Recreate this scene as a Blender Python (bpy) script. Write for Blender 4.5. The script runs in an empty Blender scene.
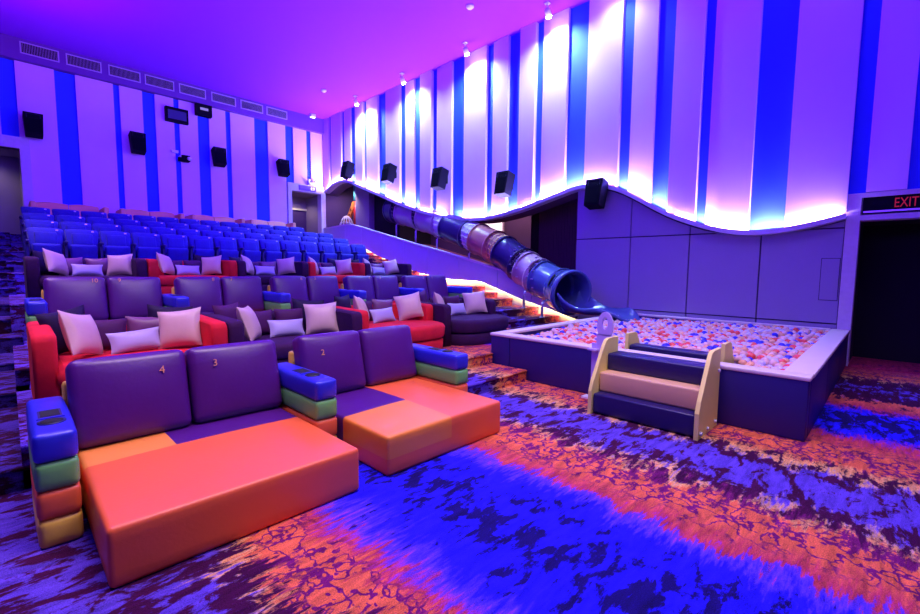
import bpy, bmesh, math, random
from mathutils import Vector, Matrix
random.seed(7)
sc = bpy.context.scene
C = sc.collection
PI = math.pi
R_ = math.radians

# ------------------------------------------------------------------ materials
MATS = {}
def srgb(r, g, b):
    f = lambda c: (c/255/12.92) if c/255 <= .04045 else ((c/255+.055)/1.055)**2.4
    return (f(r), f(g), f(b), 1)
def mat(name, col, rough=.5, metal=0, emit=None, es=0, bump=0, bscale=60, var=0, vscale=4, alpha=1, trans=0, spec=.5, sheen=0):
    if name in MATS: return MATS[name]
    m = bpy.data.materials.new(name); m.use_nodes = True
    nt = m.node_tree; b = nt.nodes['Principled BSDF']
    if len(col) == 3: col = (*col, 1)
    b.inputs['Base Color'].default_value = col
    b.inputs['Roughness'].default_value = rough
    b.inputs['Metallic'].default_value = metal
    b.inputs['Specular IOR Level'].default_value = spec
    b.inputs['Alpha'].default_value = alpha
    b.inputs['Transmission Weight'].default_value = trans
    b.inputs['Sheen Weight'].default_value = sheen
    if emit:
        b.inputs['Emission Color'].default_value = (*emit[:3], 1)
        b.inputs['Emission Strength'].default_value = es
    tc = nt.nodes.new('ShaderNodeTexCoord')
    if var:
        n = nt.nodes.new('ShaderNodeTexNoise'); n.inputs['Scale'].default_value = vscale; n.inputs['Detail'].default_value = 4
        nt.links.new(tc.outputs['Object'], n.inputs['Vector'])
        mx = nt.nodes.new('ShaderNodeMix'); mx.data_type = 'RGBA'
        mx.inputs['A'].default_value = tuple(min(1, c*(1-var)) for c in col[:3])+(1,)
        mx.inputs['B'].default_value = tuple(min(1, c*(1+var)) for c in col[:3])+(1,)
        nt.links.new(n.outputs['Fac'], mx.inputs['Factor'])
        nt.links.new(mx.outputs['Result'], b.inputs['Base Color'])
    if bump:
        n = nt.nodes.new('ShaderNodeTexNoise'); n.inputs['Scale'].default_value = bscale; n.inputs['Detail'].default_value = 5
        nt.links.new(tc.outputs['Object'], n.inputs['Vector'])
        bp = nt.nodes.new('ShaderNodeBump'); bp.inputs['Strength'].default_value = bump; bp.inputs['Distance'].default_value = .01
        nt.links.new(n.outputs['Fac'], bp.inputs['Height']); nt.links.new(bp.outputs['Normal'], b.inputs['Normal'])
    MATS[name] = m
    return m

def carpet(name, off=0.0, gain=1.0):
    m = bpy.data.materials.new(name); m.use_nodes = True
    nt = m.node_tree; N = nt.nodes; L = nt.links
    b = N['Principled BSDF']; b.inputs['Roughness'].default_value = .95; b.inputs['Specular IOR Level'].default_value = .1
    g = N.new('ShaderNodeNewGeometry')
    sep = N.new('ShaderNodeSeparateXYZ'); L.new(g.outputs['Position'], sep.inputs[0])
    def noise(scale, detail, sy=1, sx=1, dist=0, rough=.55):
        mp = N.new('ShaderNodeMapping'); mp.inputs['Scale'].default_value = (sx, sy, 1)
        L.new(g.outputs['Position'], mp.inputs['Vector'])
        n = N.new('ShaderNodeTexNoise'); n.inputs['Scale'].default_value = scale; n.inputs['Detail'].default_value = detail
        n.inputs['Distortion'].default_value = dist; n.inputs['Roughness'].default_value = rough
        L.new(mp.outputs[0], n.inputs['Vector']); return n.outputs['Fac']
    def math_(op, a, c, cl=False):
        n = N.new('ShaderNodeMath'); n.operation = op; n.use_clamp = cl
        for i, v in enumerate((a, c)):
            if isinstance(v, (int, float)): n.inputs[i].default_value = v
            else: L.new(v, n.inputs[i])
        return n.outputs[0]
    big = noise(1.1, 2); fine = noise(5, 9, 1, .35, .2, .72); tiny = noise(46, 4, 1, .16); streak = noise(17, 6, 1, .22, .5, .7)
    u = math_('ADD', sep.outputs[0], math_('MULTIPLY', math_('SUBTRACT', big, .5), .42))
    u = math_('ADD', u, math_('MULTIPLY', math_('SUBTRACT', fine, .5), .75))
    u = math_('ADD', u, math_('MULTIPLY', math_('SUBTRACT', tiny, .5), .55))
    u = math_('ADD', u, off)
    un = math_('DIVIDE', math_('ADD', u, 1.0), 11.0, True)
    def ramp(stops, fac, interp='LINEAR'):
        r = N.new('ShaderNodeValToRGB'); r.color_ramp.interpolation = interp
        e = r.color_ramp.elements
        while len(e) < len(stops): e.new(.5)
        for i, (p, c) in enumerate(stops):
            e[i].position = p; e[i].color = c
        L.new(fac, r.inputs[0]); return r.outputs[0]
    V = (.095, .045, .46, 1); Bl = (.015, .008, .78, 1); Rd = (.42, .03, .09, 1); Or = (.66, .125, .06, 1); Cr = (.70, .36, .14, 1); Mr = (.045, .003, .04, 1)
    BD = (.008, .003, .11, 1); VB = (.09, .035, .70, 1); Pm = (.15, .008, .11, 1)
    P = lambda x: (x+1.0)/11.0
    A = [(0, V), (P(.62), V), (P(.70), Cr), (P(.85), Or), (P(1.1), Or), (P(1.25), Rd), (P(1.38), VB), (P(1.55), Bl), (P(2.45), Bl), (P(2.54), VB), (P(2.60), VB), (P(2.66), Rd),
         (P(2.95), Or), (P(3.25), Or), (P(3.38), Cr), (P(3.52), V), (P(4.12), V), (P(4.25), Cr), (P(4.5), Or), (P(4.9), Or), (P(5.25), Rd), (P(5.45), Bl), (P(6.4), Bl), (P(6.6), Rd),
         (P(7.0), Or), (P(7.2), V), (P(8.1), V), (P(8.3), Cr), (P(8.7), Or), (P(9.3), Rd)]
    Bs = [(0, Mr), (P(.80), Mr), (P(.9), Pm), (P(1.2), Pm), (P(1.4), BD), (P(2.45), BD), (P(2.6), (.05, .02, .6, 1)), (P(2.75), Pm), (P(3.3), Pm), (P(3.4), Mr),
          (P(4.35), Mr), (P(4.5), Pm), (P(5.2), Pm), (P(5.45), BD), (P(6.4), BD), (P(6.6), Pm), (P(7.0), Mr), (P(8.3), Mr), (P(8.6), Pm)]
    ca = ramp(A, un); cb = ramp(Bs, un)
    mk = noise(9.0, 7, 1, .5, .4, .68)
    mk2 = noise(24, 4, 1, .2)
    mk = math_('ADD', math_('MULTIPLY', mk, .8), math_('MULTIPLY', mk2, .2))
    # mottling is densest where violet meets cream
    dens = ramp([(0, (.48,)*3+(1,)), (P(.35), (.50,)*3+(1,)), (P(.75), (.55,)*3+(1,)), (P(1.0), (.40,)*3+(1,)), (P(1.3), (.36,)*3+(1,)), (P(2.0), (.53,)*3+(1,)), (P(2.5), (.40,)*3+(1,)),
                 (P(2.7), (.33,)*3+(1,)), (P(3.1), (.45,)*3+(1,)), (P(3.4), (.53,)*3+(1,)), (P(3.6), (.50,)*3+(1,)), (P(3.85), (.44,)*3+(1,)), (P(4.15), (.52,)*3+(1,)), (P(4.5), (.45,)*3+(1,)), (P(5.2), (.40,)*3+(1,)), (P(5.9), (.55,)*3+(1,)),
                 (P(6.8), (.42,)*3+(1,)), (P(7.2), (.60,)*3+(1,)), (P(7.7), (.50,)*3+(1,)), (P(8.2), (.60,)*3+(1,)), (P(8.8), (.42,)*3+(1,))], un)
    f = math_('MULTIPLY', math_('SUBTRACT', dens, mk), 22)
    f = math_('ADD', f, .5, True)
    # winding veins in the orange
    mp = N.new('ShaderNodeMapping'); mp.inputs['Scale'].default_value = (1, .6, 1); L.new(g.outputs['Position'], mp.inputs['Vector'])
    dn = N.new('ShaderNodeTexNoise'); dn.inputs['Scale'].default_value = 6; dn.inputs['Detail'].default_value = 3; L.new(g.outputs['Position'], dn.inputs['Vector'])
    vm = N.new('ShaderNodeVectorMath'); vm.operation = 'MULTIPLY_ADD'; vm.inputs[1].default_value = (.5, .5, .5)
    L.new(dn.outputs['Color'], vm.inputs[0]); L.new(mp.outputs[0], vm.inputs[2])
    vo = N.new('ShaderNodeTexVoronoi'); vo.feature = 'DISTANCE_TO_EDGE'; vo.inputs['Scale'].default_value = 5.5; L.new(vm.outputs[0], vo.inputs['Vector'])
    vein = math_('MULTIPLY', math_('SUBTRACT', .07, vo.outputs['Distance']), 60)
    vein = math_('ADD', vein, 0, True)
    def win(a, b_):
        up = math_('MULTIPLY', math_('SUBTRACT', u, a), 6, True); dn_ = math_('MULTIPLY', math_('SUBTRACT', b_, u), 6, True)
        return math_('MULTIPLY', up, dn_)
    zone = math_('MAXIMUM', math_('MAXIMUM', win(.75, 1.3), win(2.75, 3.45)), math_('MAXIMUM', win(4.3, 5.2), win(8.3, 9.2)))
    vein = math_('MULTIPLY', vein, zone)
    f = math_('MAXIMUM', f, vein)
    mx = N.new('ShaderNodeMix'); mx.data_type = 'RGBA'; L.new(f, mx.inputs['Factor']); L.new(ca, mx.inputs['A']); L.new(cb, mx.inputs['B'])
    # weave speckle
    sp = N.new('ShaderNodeTexNoise'); sp.inputs['Scale'].default_value = 160; L.new(g.outputs['Position'], sp.inputs['Vector'])
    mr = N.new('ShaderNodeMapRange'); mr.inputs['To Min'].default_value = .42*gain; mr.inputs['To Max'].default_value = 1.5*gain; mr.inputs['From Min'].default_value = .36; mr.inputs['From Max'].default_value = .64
    L.new(math_('ADD', math_('MULTIPLY', sp.outputs['Fac'], .45), math_('MULTIPLY', streak, .55)), mr.inputs['Value'])
    vs = N.new('ShaderNodeVectorMath'); vs.operation = 'SCALE'; L.new(mx.outputs['Result'], vs.inputs[0]); L.new(mr.outputs[0], vs.inputs['Scale'])
    L.new(vs.outputs[0], b.inputs['Base Color'])
    bp = N.new('ShaderNodeBump'); bp.inputs['Strength'].default_value = .4; bp.inputs['Distance'].default_value = .01
    L.new(sp.outputs['Fac'], bp.inputs['Height']); L.new(bp.outputs[0], b.inputs['Normal'])
    MATS[name] = m
    return m

M_CARPET = carpet('patterned_carpet')
M_CARPETS = carpet('shaded_stair_carpet', .25, .5)  # same carpet darkened, the stair's shade put into its colour
M_CEIL = mat('ceiling_paint', (.30, .012, .85), .9, bump=.05, bscale=30)
M_WHITEP = mat('white_acoustic_panel', (.74, .44, .88), .8, bump=.1, bscale=90, var=.03, vscale=3)
M_BLUEP = mat('blue_acoustic_panel', (.012, .055, .80), .75, bump=.1, bscale=90)
M_SOFFIT = mat('soffit_paint', (.15, .03, .30), .85)
M_PAD = mat('grey_violet_padding', (.30, .25, .46), .75, bump=.25, bscale=120, var=.05, vscale=2)
M_SEAM = mat('panel_seam', (.05, .04, .10), .9)
M_FRAME = mat('door_frame_laminate', (.60, .52, .68), .7, bump=.15, bscale=70, var=.12, vscale=14)
M_BLACK = mat('black_void', (.006, .005, .012), .9)
M_DARKW = mat('dark_violet_wall', (.10, .05, .17), .85, var=.1, vscale=2)
M_GREYW = mat('grey_corridor_wall', (.30, .24, .34), .85, var=.08, vscale=1.5)
M_BROWN = mat('brown_slat_wall', (.10, .045, .09), .8)
M_LEDGE = mat('ledge_paint', (.55, .48, .68), .7)
M_LED = mat('led_strip_light', (1, 1, 1), .5, emit=(.95, .50, 1.0), es=9)
M_LEDW = mat('warm_led_strip', (1, 1, 1), .5, emit=(1.0, .88, .55), es=16)
M_PLINTH = mat('cream_plinth', (.80, .78, .48), .8)
M_PARA = mat('parapet_laminate', (.52, .62, .76), .65, var=.06, vscale=2)
M_CAP = mat('parapet_cap', (.72, .66, .80), .4)
M_RAMP = mat('slide_ramp_floor', (.30, .10, .13), .85, var=.3, vscale=5)
M_LEATHER = mat('purple_leather', (.070, .006, .165), .38, bump=.12, bscale=35, var=.08, vscale=6)
M_LBLUE = mat('blue_leather', (.018, .022, .52), .36, bump=.08, bscale=50)
M_LGREEN = mat('green_leather', (.13, .42, .11), .42, bump=.08, bscale=50)
M_LRED = mat('orange_red_leather', (.80, .125, .035), .42, bump=.08, bscale=50, var=.04)
M_LORANGE = mat('orange_leather', (.82, .23, .03), .42, bump=.08, bscale=50)
M_LYEL = mat('yellow_leather', (.78, .48, .06), .42, bump=.08, bscale=50)
M_LAMBER = mat('amber_leather', (.86, .27, .05), .42, bump=.08, bscale=50)
M_RVEL = mat('red_velvet', (.62, .012, .03), .85, bump=.25, bscale=25, var=.3, vscale=5, spec=.2)
M_PVEL = mat('purple_velvet', (.036, .005, .055), .85, bump=.25, bscale=25, var=.35, vscale=5, spec=.2)
M_BVEL = mat('blue_velvet', (.004, .007, .27), .75, bump=.4, bscale=30, var=.4, vscale=6, sheen=.15)
M_SHELL = mat('navy_plastic', (.012, .012, .10), .45)
M_TAN = mat('tan_leather', (.78, .42, .20), .45, var=.06)
M_PINKP = mat('pale_pink_satin', (.56, .37, .38), .42, bump=.35, bscale=9, var=.1, vscale=8)
M_LAVP = mat('lavender_satin', (.38, .32, .58), .45, bump=.2, bscale=9)
M_DKP = mat('dark_plum_satin', (.065, .010, .075), .6, spec=.15, bump=.3, bscale=9)
M_MAUVEP = mat('mauve_satin', (.16, .04, .14), .42, bump=.3, bscale=9)
M_NAVYP = mat('navy_satin', (.014, .004, .04), .6, spec=.15, bump=.3, bscale=9)
M_BLK = mat('black_plastic', (.003, .002, .010), .7, spec=.08)
M_BLKM = mat('black_mesh', (.003, .002, .009), .9, spec=.05, bump=.5, bscale=200)
M_WHITE = mat('white_plastic', (.75, .72, .78), .4)
M_METAL = mat('grey_metal', (.45, .45, .55), .35, metal=.7)
M_STEEL = mat('brushed_steel', (.6, .6, .7), .3, metal=.9)
M_NAVYPAD = mat('navy_padding', (.016, .006, .14), .5, bump=.06, bscale=60)
M_RIM = mat('pale_wood_rim', (.72, .58, .60), .5, var=.06, vscale=5)
M_YPANEL = mat('yellow_ply_panel', (.85, .72, .20), .5, var=.05, vscale=6)
M_STEPT = mat('tan_padding', (.66, .38, .20), .5, bump=.06, bscale=60)
M_STEPN = mat('dark_navy_padding', (.010, .005, .075), .42, bump=.06, bscale=60)
M_LAVPANEL = mat('lavender_panel', (.50, .38, .78), .5)
M_SLIDEB = mat('steel_blue_plastic', (.07, .10, .32), .22)
M_SLIDEN = mat('navy_tube_plastic', (.018, .008, .10), .28)
M_SLIDEV = mat('violet_tube_plastic', (.34, .16, .38), .35)
M_SLIDEC = mat('copper_tube_plastic', (.55, .20, .16), .32)
M_SLIDEP = mat('dusty_pink_tube_plastic', (.52, .32, .44), .38)
M_GOLDM = mat('gold_mesh', (.85, .50, .22), .4, emit=(1, .5, .25), es=.0)
M_WHITEM = mat('white_mesh', (.85, .80, .88), .5)
M_DARKM = mat('dark_clear_mesh', (.12, .07, .16), .3)
M_REDPL = mat('red_plastic', (.70, .03, .02), .4)
M_TEAL = mat('teal_padding', (.03, .22, .28), .5)
M_ORPL = mat('orange_plastic', (.80, .26, .04), .45)
M_GRILLE = mat('grille_metal', (.48, .34, .60), .5)
M_NUM = mat('copper_embroidery', (.70, .30, .18), .6)
M_EXITR = mat('exit_letter_red', (.5, .01, .01), .5, emit=(1, .03, .04), es=.22)
M_LAMP = mat('lamp_face', (1, 1, 1), .5, emit=(.92, .93, 1.0), es=60)
M_GLOW = mat('lit_window', (1, 1, 1), .5, emit=(1, .86, .95), es=1.3)
M_GLOWB = mat('lit_doorway', (1, 1, 1), .5, emit=(1, .75, .5), es=.6)
M_SCREEN = mat('dim_lens_glow', (.1, .1, .1), .5, emit=(.5, .4, .9), es=.5)

# ------------------------------------------------------------------ mesh helpers
class MB:
    def __init__(s): s.v = []; s.f = []; s.m = []; s.mats = []; s.smooth = []
    def mi(s, m):
        if m not in s.mats: s.mats.append(m)
        return s.mats.index(m)
    def add(s, vs, fs, m, smooth=False):
        o = len(s.v); k = s.mi(m) if not isinstance(m, list) else None
        s.v += [tuple(p) for p in vs]
        for i, f in enumerate(fs):
            s.f.append([a+o for a in f]); s.smooth.append(smooth)
            s.m.append(k if k is not None else s.mi(m[i]))
        return s
    def box(s, x0, y0, z0, x1, y1, z1, m):
        vs = [(x, y, z) for z in (z0, z1) for y in (y0, y1) for x in (x0, x1)]
        return s.add(vs, [(0, 2, 3, 1), (4, 5, 7, 6), (0, 1, 5, 4), (2, 6, 7, 3), (0, 4, 6, 2), (1, 3, 7, 5)], m)
    def rbox(s, c, h, r, m, n=3, bulge=(0, 0, 0), mf=None, cuts=((), (), ()), xf=None, mid=2):
        """rounded box: centre c, half sizes h, edge radius r; bulge per axis; mf(cx,cy,cz)->material"""
        ax = []
        for a in range(3):
            H = h[a]; rr = min(r, H*.999)
            t = [-H + rr*(1-math.cos(i/n*PI/2))*1.0 for i in range(n+1)]
            inn = [(-H+rr) + (2*(H-rr))*j/(mid+1) for j in range(1, mid+1)]
            cc = [k-c[a] for k in cuts[a]]
            l = t+inn+[k for k in cc if abs(k) < H-rr]+[-q for q in t]
            l = sorted(set(round(q, 5) for q in l)); ax.append(l)
        idx = {}; vs = []; fs = []; ms = []
        def P(p):
            key = tuple(p)
            if key in idx: return idx[key]
            q = [max(-(h[a]-min(r, h[a])), min(h[a]-min(r, h[a]), p[a])) for a in range(3)]
            d = [p[a]-q[a] for a in range(3)]; ln = math.sqrt(sum(e*e for e in d))
            o = [q[a]+(d[a]/ln*min(r, h[a]) if ln > 1e-9 else 0) for a in range(3)]
            for a in range(3):
                if bulge[a]:
                    b_, c_ = [k for k in range(3) if k != a]
                    w = (1-(p[b_]/h[b_])**2)*(1-(p[c_]/h[c_])**2)
                    o[a] += math.copysign(1, p[a])*bulge[a]*w*abs(p[a])/h[a]
            o = Vector([o[a]+c[a] for a in range(3)])
            if xf: o = xf @ o
            idx[key] = len(vs); vs.append(o); return idx[key]
        for a in range(3):
            b_, c_ = (a+1) % 3, (a+2) % 3
            for sgn in (0, -1):
                pa = ax[a][sgn]
                for i in range(len(ax[b_])-1):
                    for j in range(len(ax[c_])-1):
                        q = []
                        for (ii, jj) in ((i, j), (i+1, j), (i+1, j+1), (i, j+1)):
                            p = [0, 0, 0]; p[a] = pa; p[b_] = ax[b_][ii]; p[c_] = ax[c_][jj]; q.append(P(p))
                        if sgn == 0: q.reverse()
                        fs.append(q)
                        if mf:
                            cc = [0, 0, 0]; cc[a] = pa+c[a]; cc[b_] = (ax[b_][i]+ax[b_][i+1])/2+c[b_]; cc[c_] = (ax[c_][j]+ax[c_][j+1])/2+c[c_]
                            ms.append(mf(*cc))
        return s.add(vs, fs, ms if mf else m, True)
    def prism(s, pts, a0, a1, axis, m):
        """polygon pts (2-D) extruded along axis from a0 to a1; pts in the order of the other two axes"""
        n = len(pts)
        def mk(p, a):
            q = [p[0], p[1]]; q.insert(axis, a); return tuple(q)
        vs = [mk(p, a0) for p in pts]+[mk(p, a1) for p in pts]
        fs = [list(range(n))[::-1], list(range(n, 2*n))]+[(i, (i+1) % n, n+(i+1) % n, n+i) for i in range(n)]
        return s.add(vs, fs, m)
    def tube(s, path, r, m, n=10, caps=True, wall=0):
        path = [Vector(p) for p in path]; rings = []
        for i, p in enumerate(path):
            t = (path[min(i+1, len(path)-1)]-path[max(i-1, 0)]).normalized()
            up = Vector((0, 0, 1)) if abs(t.z) < .95 else Vector((1, 0, 0))
            a = t.cross(up).normalized(); b = a.cross(t)
            rr = r[i] if isinstance(r, (list, tuple)) else r
            rings.append([p+a*math.cos(k/n*2*PI)*rr+b*math.sin(k/n*2*PI)*rr for k in range(n)])
        vs = [v for q in rings for v in q]
        fs = [(i*n+k, i*n+(k+1) % n, (i+1)*n+(k+1) % n, (i+1)*n+k) for i in range(len(path)-1) for k in range(n)]
        if caps: fs += [list(range(n)), [(len(path)-1)*n+k for k in range(n)][::-1]]
        return s.add(vs, fs, m, True)
    def grid(s, rows, m, closed=False, smooth=True):
        n = len(rows[0]); vs = [v for q in rows for v in q]; fs = []
        for i in range(len(rows)-1):
            for k in range(n if closed else n-1):
                fs.append((i*n+k, i*n+(k+1) % n, (i+1)*n+(k+1) % n, (i+1)*n+k))
        return s.add(vs, fs, m, smooth)
    def build(s, name, parent=None, fix=True):
        me = bpy.data.meshes.new(name); me.from_pydata(s.v, [], s.f)
        for m in s.mats: me.materials.append(m)
        me.polygons.foreach_set('material_index', s.m); me.polygons.foreach_set('use_smooth', s.smooth)
        if fix:
            bm = bmesh.new(); bm.from_mesh(me); bmesh.ops.recalc_face_normals(bm, faces=bm.faces); bm.to_mesh(me); bm.free()
        me.update()
        o = bpy.data.objects.new(name, me); C.objects.link(o)
        if parent: o.parent = parent
        return o

def tag(o, label=None, cat=None, group=None, kind=None):
    if label: o['label'] = label
    if cat: o['category'] = cat
    if group: o['group'] = group
    if kind: o['kind'] = kind
    return o
def empty(name, loc=(0, 0, 0), label=None, cat=None, group=None, rz=0):
    o = bpy.data.objects.new(name, None); C.objects.link(o); o.location = loc; o.rotation_euler = (0, 0, rz)
    o.empty_display_size = .1
    return tag(o, label, cat, group)
def dup(root, loc, rz=None, label=None, group=None):
    def cp(o, par):
        c = o.copy(); C.objects.link(c); c.parent = par
        for ch in list(o.children): cp(ch, c)
        return c
    r = cp(root, None); r.location = loc
    if rz is not None: r.rotation_euler = (0, 0, rz)
    if label: r['label'] = label
    if group: r['group'] = group
    return r
def struct(mb, name):
    return tag(mb.build(name), kind='structure')
def lerp(tab, t):
    if t <= tab[0][0]: return tab[0][1]
    for (a, b), (c, d) in zip(tab, tab[1:]):
        if t <= c: return b+(d-b)*(t-a)/(c-a)
    return tab[-1][1]
def text_mesh(txt, size, m, name, parent, matrix, depth=.002):
    cu = bpy.data.curves.new('txt', 'FONT'); cu.body = txt; cu.size = size; cu.extrude = depth; cu.align_x = 'CENTER'; cu.align_y = 'CENTER'
    t = bpy.data.objects.new('txt', cu); C.objects.link(t)
    bpy.context.view_layer.update()
    me = bpy.data.meshes.new_from_object(t.evaluated_get(bpy.context.evaluated_depsgraph_get()))
    bpy.data.objects.remove(t); bpy.data.curves.remove(cu)
    me.name = name; me.transform(matrix); me.materials.clear(); me.materials.append(m)
    o = bpy.data.objects.new(name, me); C.objects.link(o)
    if parent: o.parent = parent
    return o

# ------------------------------------------------------------------ the room
XW, YR, ZC = 9.42, 17.2, 7.48
mb = MB(); mb.box(-4, -4, -.1, XW, 4.1, 0, M_CARPET); mb.box(-4, 4.1, -.1, XW, YR, -.001, M_CARPET); struct(mb, 'floor')
mb = MB(); mb.box(-4, -4, ZC, XW+.3, YR+.3, ZC+.1, M_CEIL); struct(mb, 'ceiling')

# seating tiers (x0,x1,y0,z)
def tier(n, x0, x1, y0, y1, z, z0=0, M_CARPET=M_CARPET):
    mb = MB(); mb.box(x0, y0+.015, z0, x1, y1, z-.0, M_CARPET); mb.tube([(x0, y0+.015, z-.015), (x1, y0+.015, z-.015)], .0149, M_CARPET, 8); struct(mb, 'floor_tier_%d' % n)
tier(1, 3.47, 4.83, 3.45, 4.2, .15, 0)
tier(2, 0, 4.83, 4.05, 6.14, .30); tier(3, 4.83, 9.1, 4.14, 6.14, .30)
tier(4, 0, 7.45, 6.12, 8.35, .47)
tier(5, 0, 7.45, 8.35, 11.35, .97)
ZB = {0: 1.35, 1: 1.57, 2: 1.79, 3: 2.02}
YBR = {0: 12.0, 1: 13.0, 2: 14.0, 3: 15.0}
for i in range(4):
    tier(6+i, 0, 8.12, 11.35 if i == 0 else YBR[i]-.62, 12.38+i if i < 3 else 15.62, ZB[i])
tier(10, 0, 9.4, 15.6, YR, 2.25)
# stair of the left aisle
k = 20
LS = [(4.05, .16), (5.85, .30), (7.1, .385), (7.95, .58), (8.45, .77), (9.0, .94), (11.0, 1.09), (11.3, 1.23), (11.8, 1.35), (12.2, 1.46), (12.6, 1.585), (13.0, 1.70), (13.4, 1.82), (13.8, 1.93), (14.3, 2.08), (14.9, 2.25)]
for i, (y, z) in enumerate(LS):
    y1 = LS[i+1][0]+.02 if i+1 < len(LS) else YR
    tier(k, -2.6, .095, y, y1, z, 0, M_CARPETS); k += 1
# stair of the right aisle
RS = [(5.6, .42), (6.2, .58), (7.0, .75), (7.5, .89), (7.95, 1.03), (9.5, 1.17), (10.1, 1.30), (10.7, 1.43), (11.2, 1.55), (11.7, 1.68), (12.2, 1.80), (12.7, 1.92), (13.2, 2.04), (13.8, 2.15), (14.4, 2.25)]
for i, (y, z) in enumerate(RS):
    y1 = RS[i+1][0]+.02 if i+1 < len(RS) else 15.62
    x0 = 6.35 if y < 6.3 else (7.46 if y < 10.8 else 8.14)
    tier(k, x0, 9.09, y, y1, z); k += 1

# wave line of the side wall
WAVE = [(-.3, 2.73), (.64, 2.43), (1.01, 2.34), (1.34, 2.27), (1.7, 2.23), (2.08, 2.24), (2.41, 2.30), (2.76, 2.42), (3.32, 2.64), (3.73, 2.88), (4.17, 3.17), (4.63, 3.39), (4.94, 3.46), (5.29, 3.48), (5.57, 3.44),
        (5.89, 3.36), (6.46, 3.23), (7.08, 3.09), (7.74, 2.99), (8.47, 2.93), (9.26, 3.0), (10.12, 3.14), (11.07, 3.37), (12.11, 3.69), (13.25, 4.12), (14.52, 4.55), (15.06, 4.78), (15.56, 4.93), (16.24, 4.95), (16.95, 4.72), (17.2, 4.6)]
def wsm(y):   # lightly smoothed
    return sum(lerp(WAVE, y+d)*w for d, w in ((-.3, .2), (-.1, .3), (.1, .3), (.3, .2)))
def slab_y(mb, y0, y1, x0, x1, zf0, zf1, m, step=.2):
    n = max(1, int(abs(y1-y0)/step)); rows = []
    for i in range(n+1):
        y = y0+(y1-y0)*i/n
        rows.append([(x0, y, zf0(y)), (x1, y, zf0(y)), (x1, y, zf1(y)), (x0, y, zf1(y))])
    mb.grid(rows, m, closed=True, smooth=False)
    mb.add(rows[0], [(0, 1, 2, 3)], m); mb.add(rows[-1], [(3, 2, 1, 0)], m)
top = lambda y: ZC
BLUE_Y = [(16.64, 16.43), (15.68, 15.49), (15.03, 14.65), (14.16, 14.0), (13.26, 12.78), (12.01, 11.74), (11.28, 10.95), (10.43, 10.23), (9.56, 9.05), (8.22, 8.0), (7.48, 7.09), (6.62, 6.43), (5.74, 5.22),
          (4.43, 4.19), (3.7, 3.35), (2.83, 2.66), (1.94, 1.41), (.62, .41), (-.04, -.5), (-1.3, -1.6), (-2.4, -2.8)]
mb = MB()
slab_y(mb, -4, .55, XW, XW+.2, lambda y: 2.73, top, M_BLUEP, 2)
slab_y(mb, .55, YR+.2, XW, XW+.2, wsm, top, M_BLUEP)
prev = 17.2; j = 0
for a, b in BLUE_Y+[(-4, -4)]:
    if prev-a > .02:
        d = (.05, .09, .06, .11)[j % 4]; j += 1
        if a < .62 < prev: a2 = .62
        slab_y(mb, a, prev, XW-d, XW-.001, (lambda y: 2.74) if prev <= .63 else wsm, top, M_WHITEP)
        # a shallow second leaf on the wider boards gives the relief seen beside the strips
        if prev-a > .5 and j % 2: slab_y(mb, a, a+(prev-a)*.72, XW-d-.03, XW-d, (lambda y: 2.74) if prev <= .63 else wsm, top, M_WHITEP)
    prev = b
struct(mb, 'wall_right')
# ledge with its light strip along the wave
LX = 9.24; LK = LX/XW
def zled(y): return 1.5+(wsm(min(17.1, y/LK))-1.5)*LK
mb = MB()
slab_y(mb, .61, YR-.4, LX, XW+.02, lambda y: zled(y)-.085, lambda y: zled(y)-.045, M_LEDGE, .15)
slab_y(mb, .61, YR-.4, LX-.03, LX+.01, lambda y: zled(y)-.085, lambda y: zled(y), M_LEDGE, .15)
struct(mb, 'trim_1')
mb = MB(); slab_y(mb, .66, YR-.45, LX+.05, LX+.09, lambda y: zled(y)-.04, lambda y: zled(y)-.02, M_LED, .15)
tag(mb.build('light_strip'), 'long pinkish white light strip glowing along the wavy ledge of the side wall', 'light')

# padded lower wall beside the pit
mb = MB()
slab_y(mb, .62, 5.4, XW+.02, XW+.2, lambda y: 0, lambda y: wsm(y)-.1, M_SEAM)
YP = [5.4, 4.1, 2.92, 1.74, .62]; ZP = [0, .66, 2.21, 4]
for a, b in zip(YP, YP[1:]):
    for z0, z1 in zip(ZP, ZP[1:]):
        g = .012
        slab_y(mb, b+g, a-g, XW-.03, XW+.03, lambda y: min(z0+g, wsm(y)-.10), lambda y: min(z1-g, wsm(y)-.12), M_PAD)
mb.box(XW-.036, .64, 1.04, XW-.029, .885, 1.73, M_SEAM); mb.box(XW-.045, .65, 1.05, XW-.03, .875, 1.72, M_PAD)
struct(mb, 'wall_right_lower')

# exit doorway on the side wall
mb = MB()
mb.box(XW-.05, .45, 0, XW+.25, .62, 2.73, M_FRAME); mb.box(XW-.05, -2.2, 2.66, XW+.25, .45, 2.73, M_FRAME)
mb.box(XW-.05, -2.2, 2.31, XW+.25, .45, 2.39, M_FRAME); mb.box(XW-.05, -2.37, 0, XW+.25, -2.2, 2.73, M_FRAME)
mb.box(XW, -2.2, 0, XW+1.2, .45, .004, M_CARPET)
mb.box(XW+1.1, -2.2, 0, XW+1.2, .45, 2.31, M_BLACK); mb.box(XW+.25, .45, 0, XW+1.2, .5, 2.31, M_BLACK); mb.box(XW+.25, -2.25, 0, XW+1.2, -2.2, 2.31, M_BLACK); mb.box(XW+.25, -2.2, 2.31, XW+1.2, .45, 2.4, M_BLACK)
mb.box(XW+.05, -4, 0, XW+.2, -2.37, 2.8, M_PAD)
struct(mb, 'door_1')
t = empty('exit_sign', (XW, -.87, 2.39), 'long dark exit sign box with red lettering over the black doorway', 'sign')
m2 = MB(); m2.box(-.03, -1.3, .03, .1, 1.3, .27, M_BLK); m2.build('sign_box', t)
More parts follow.
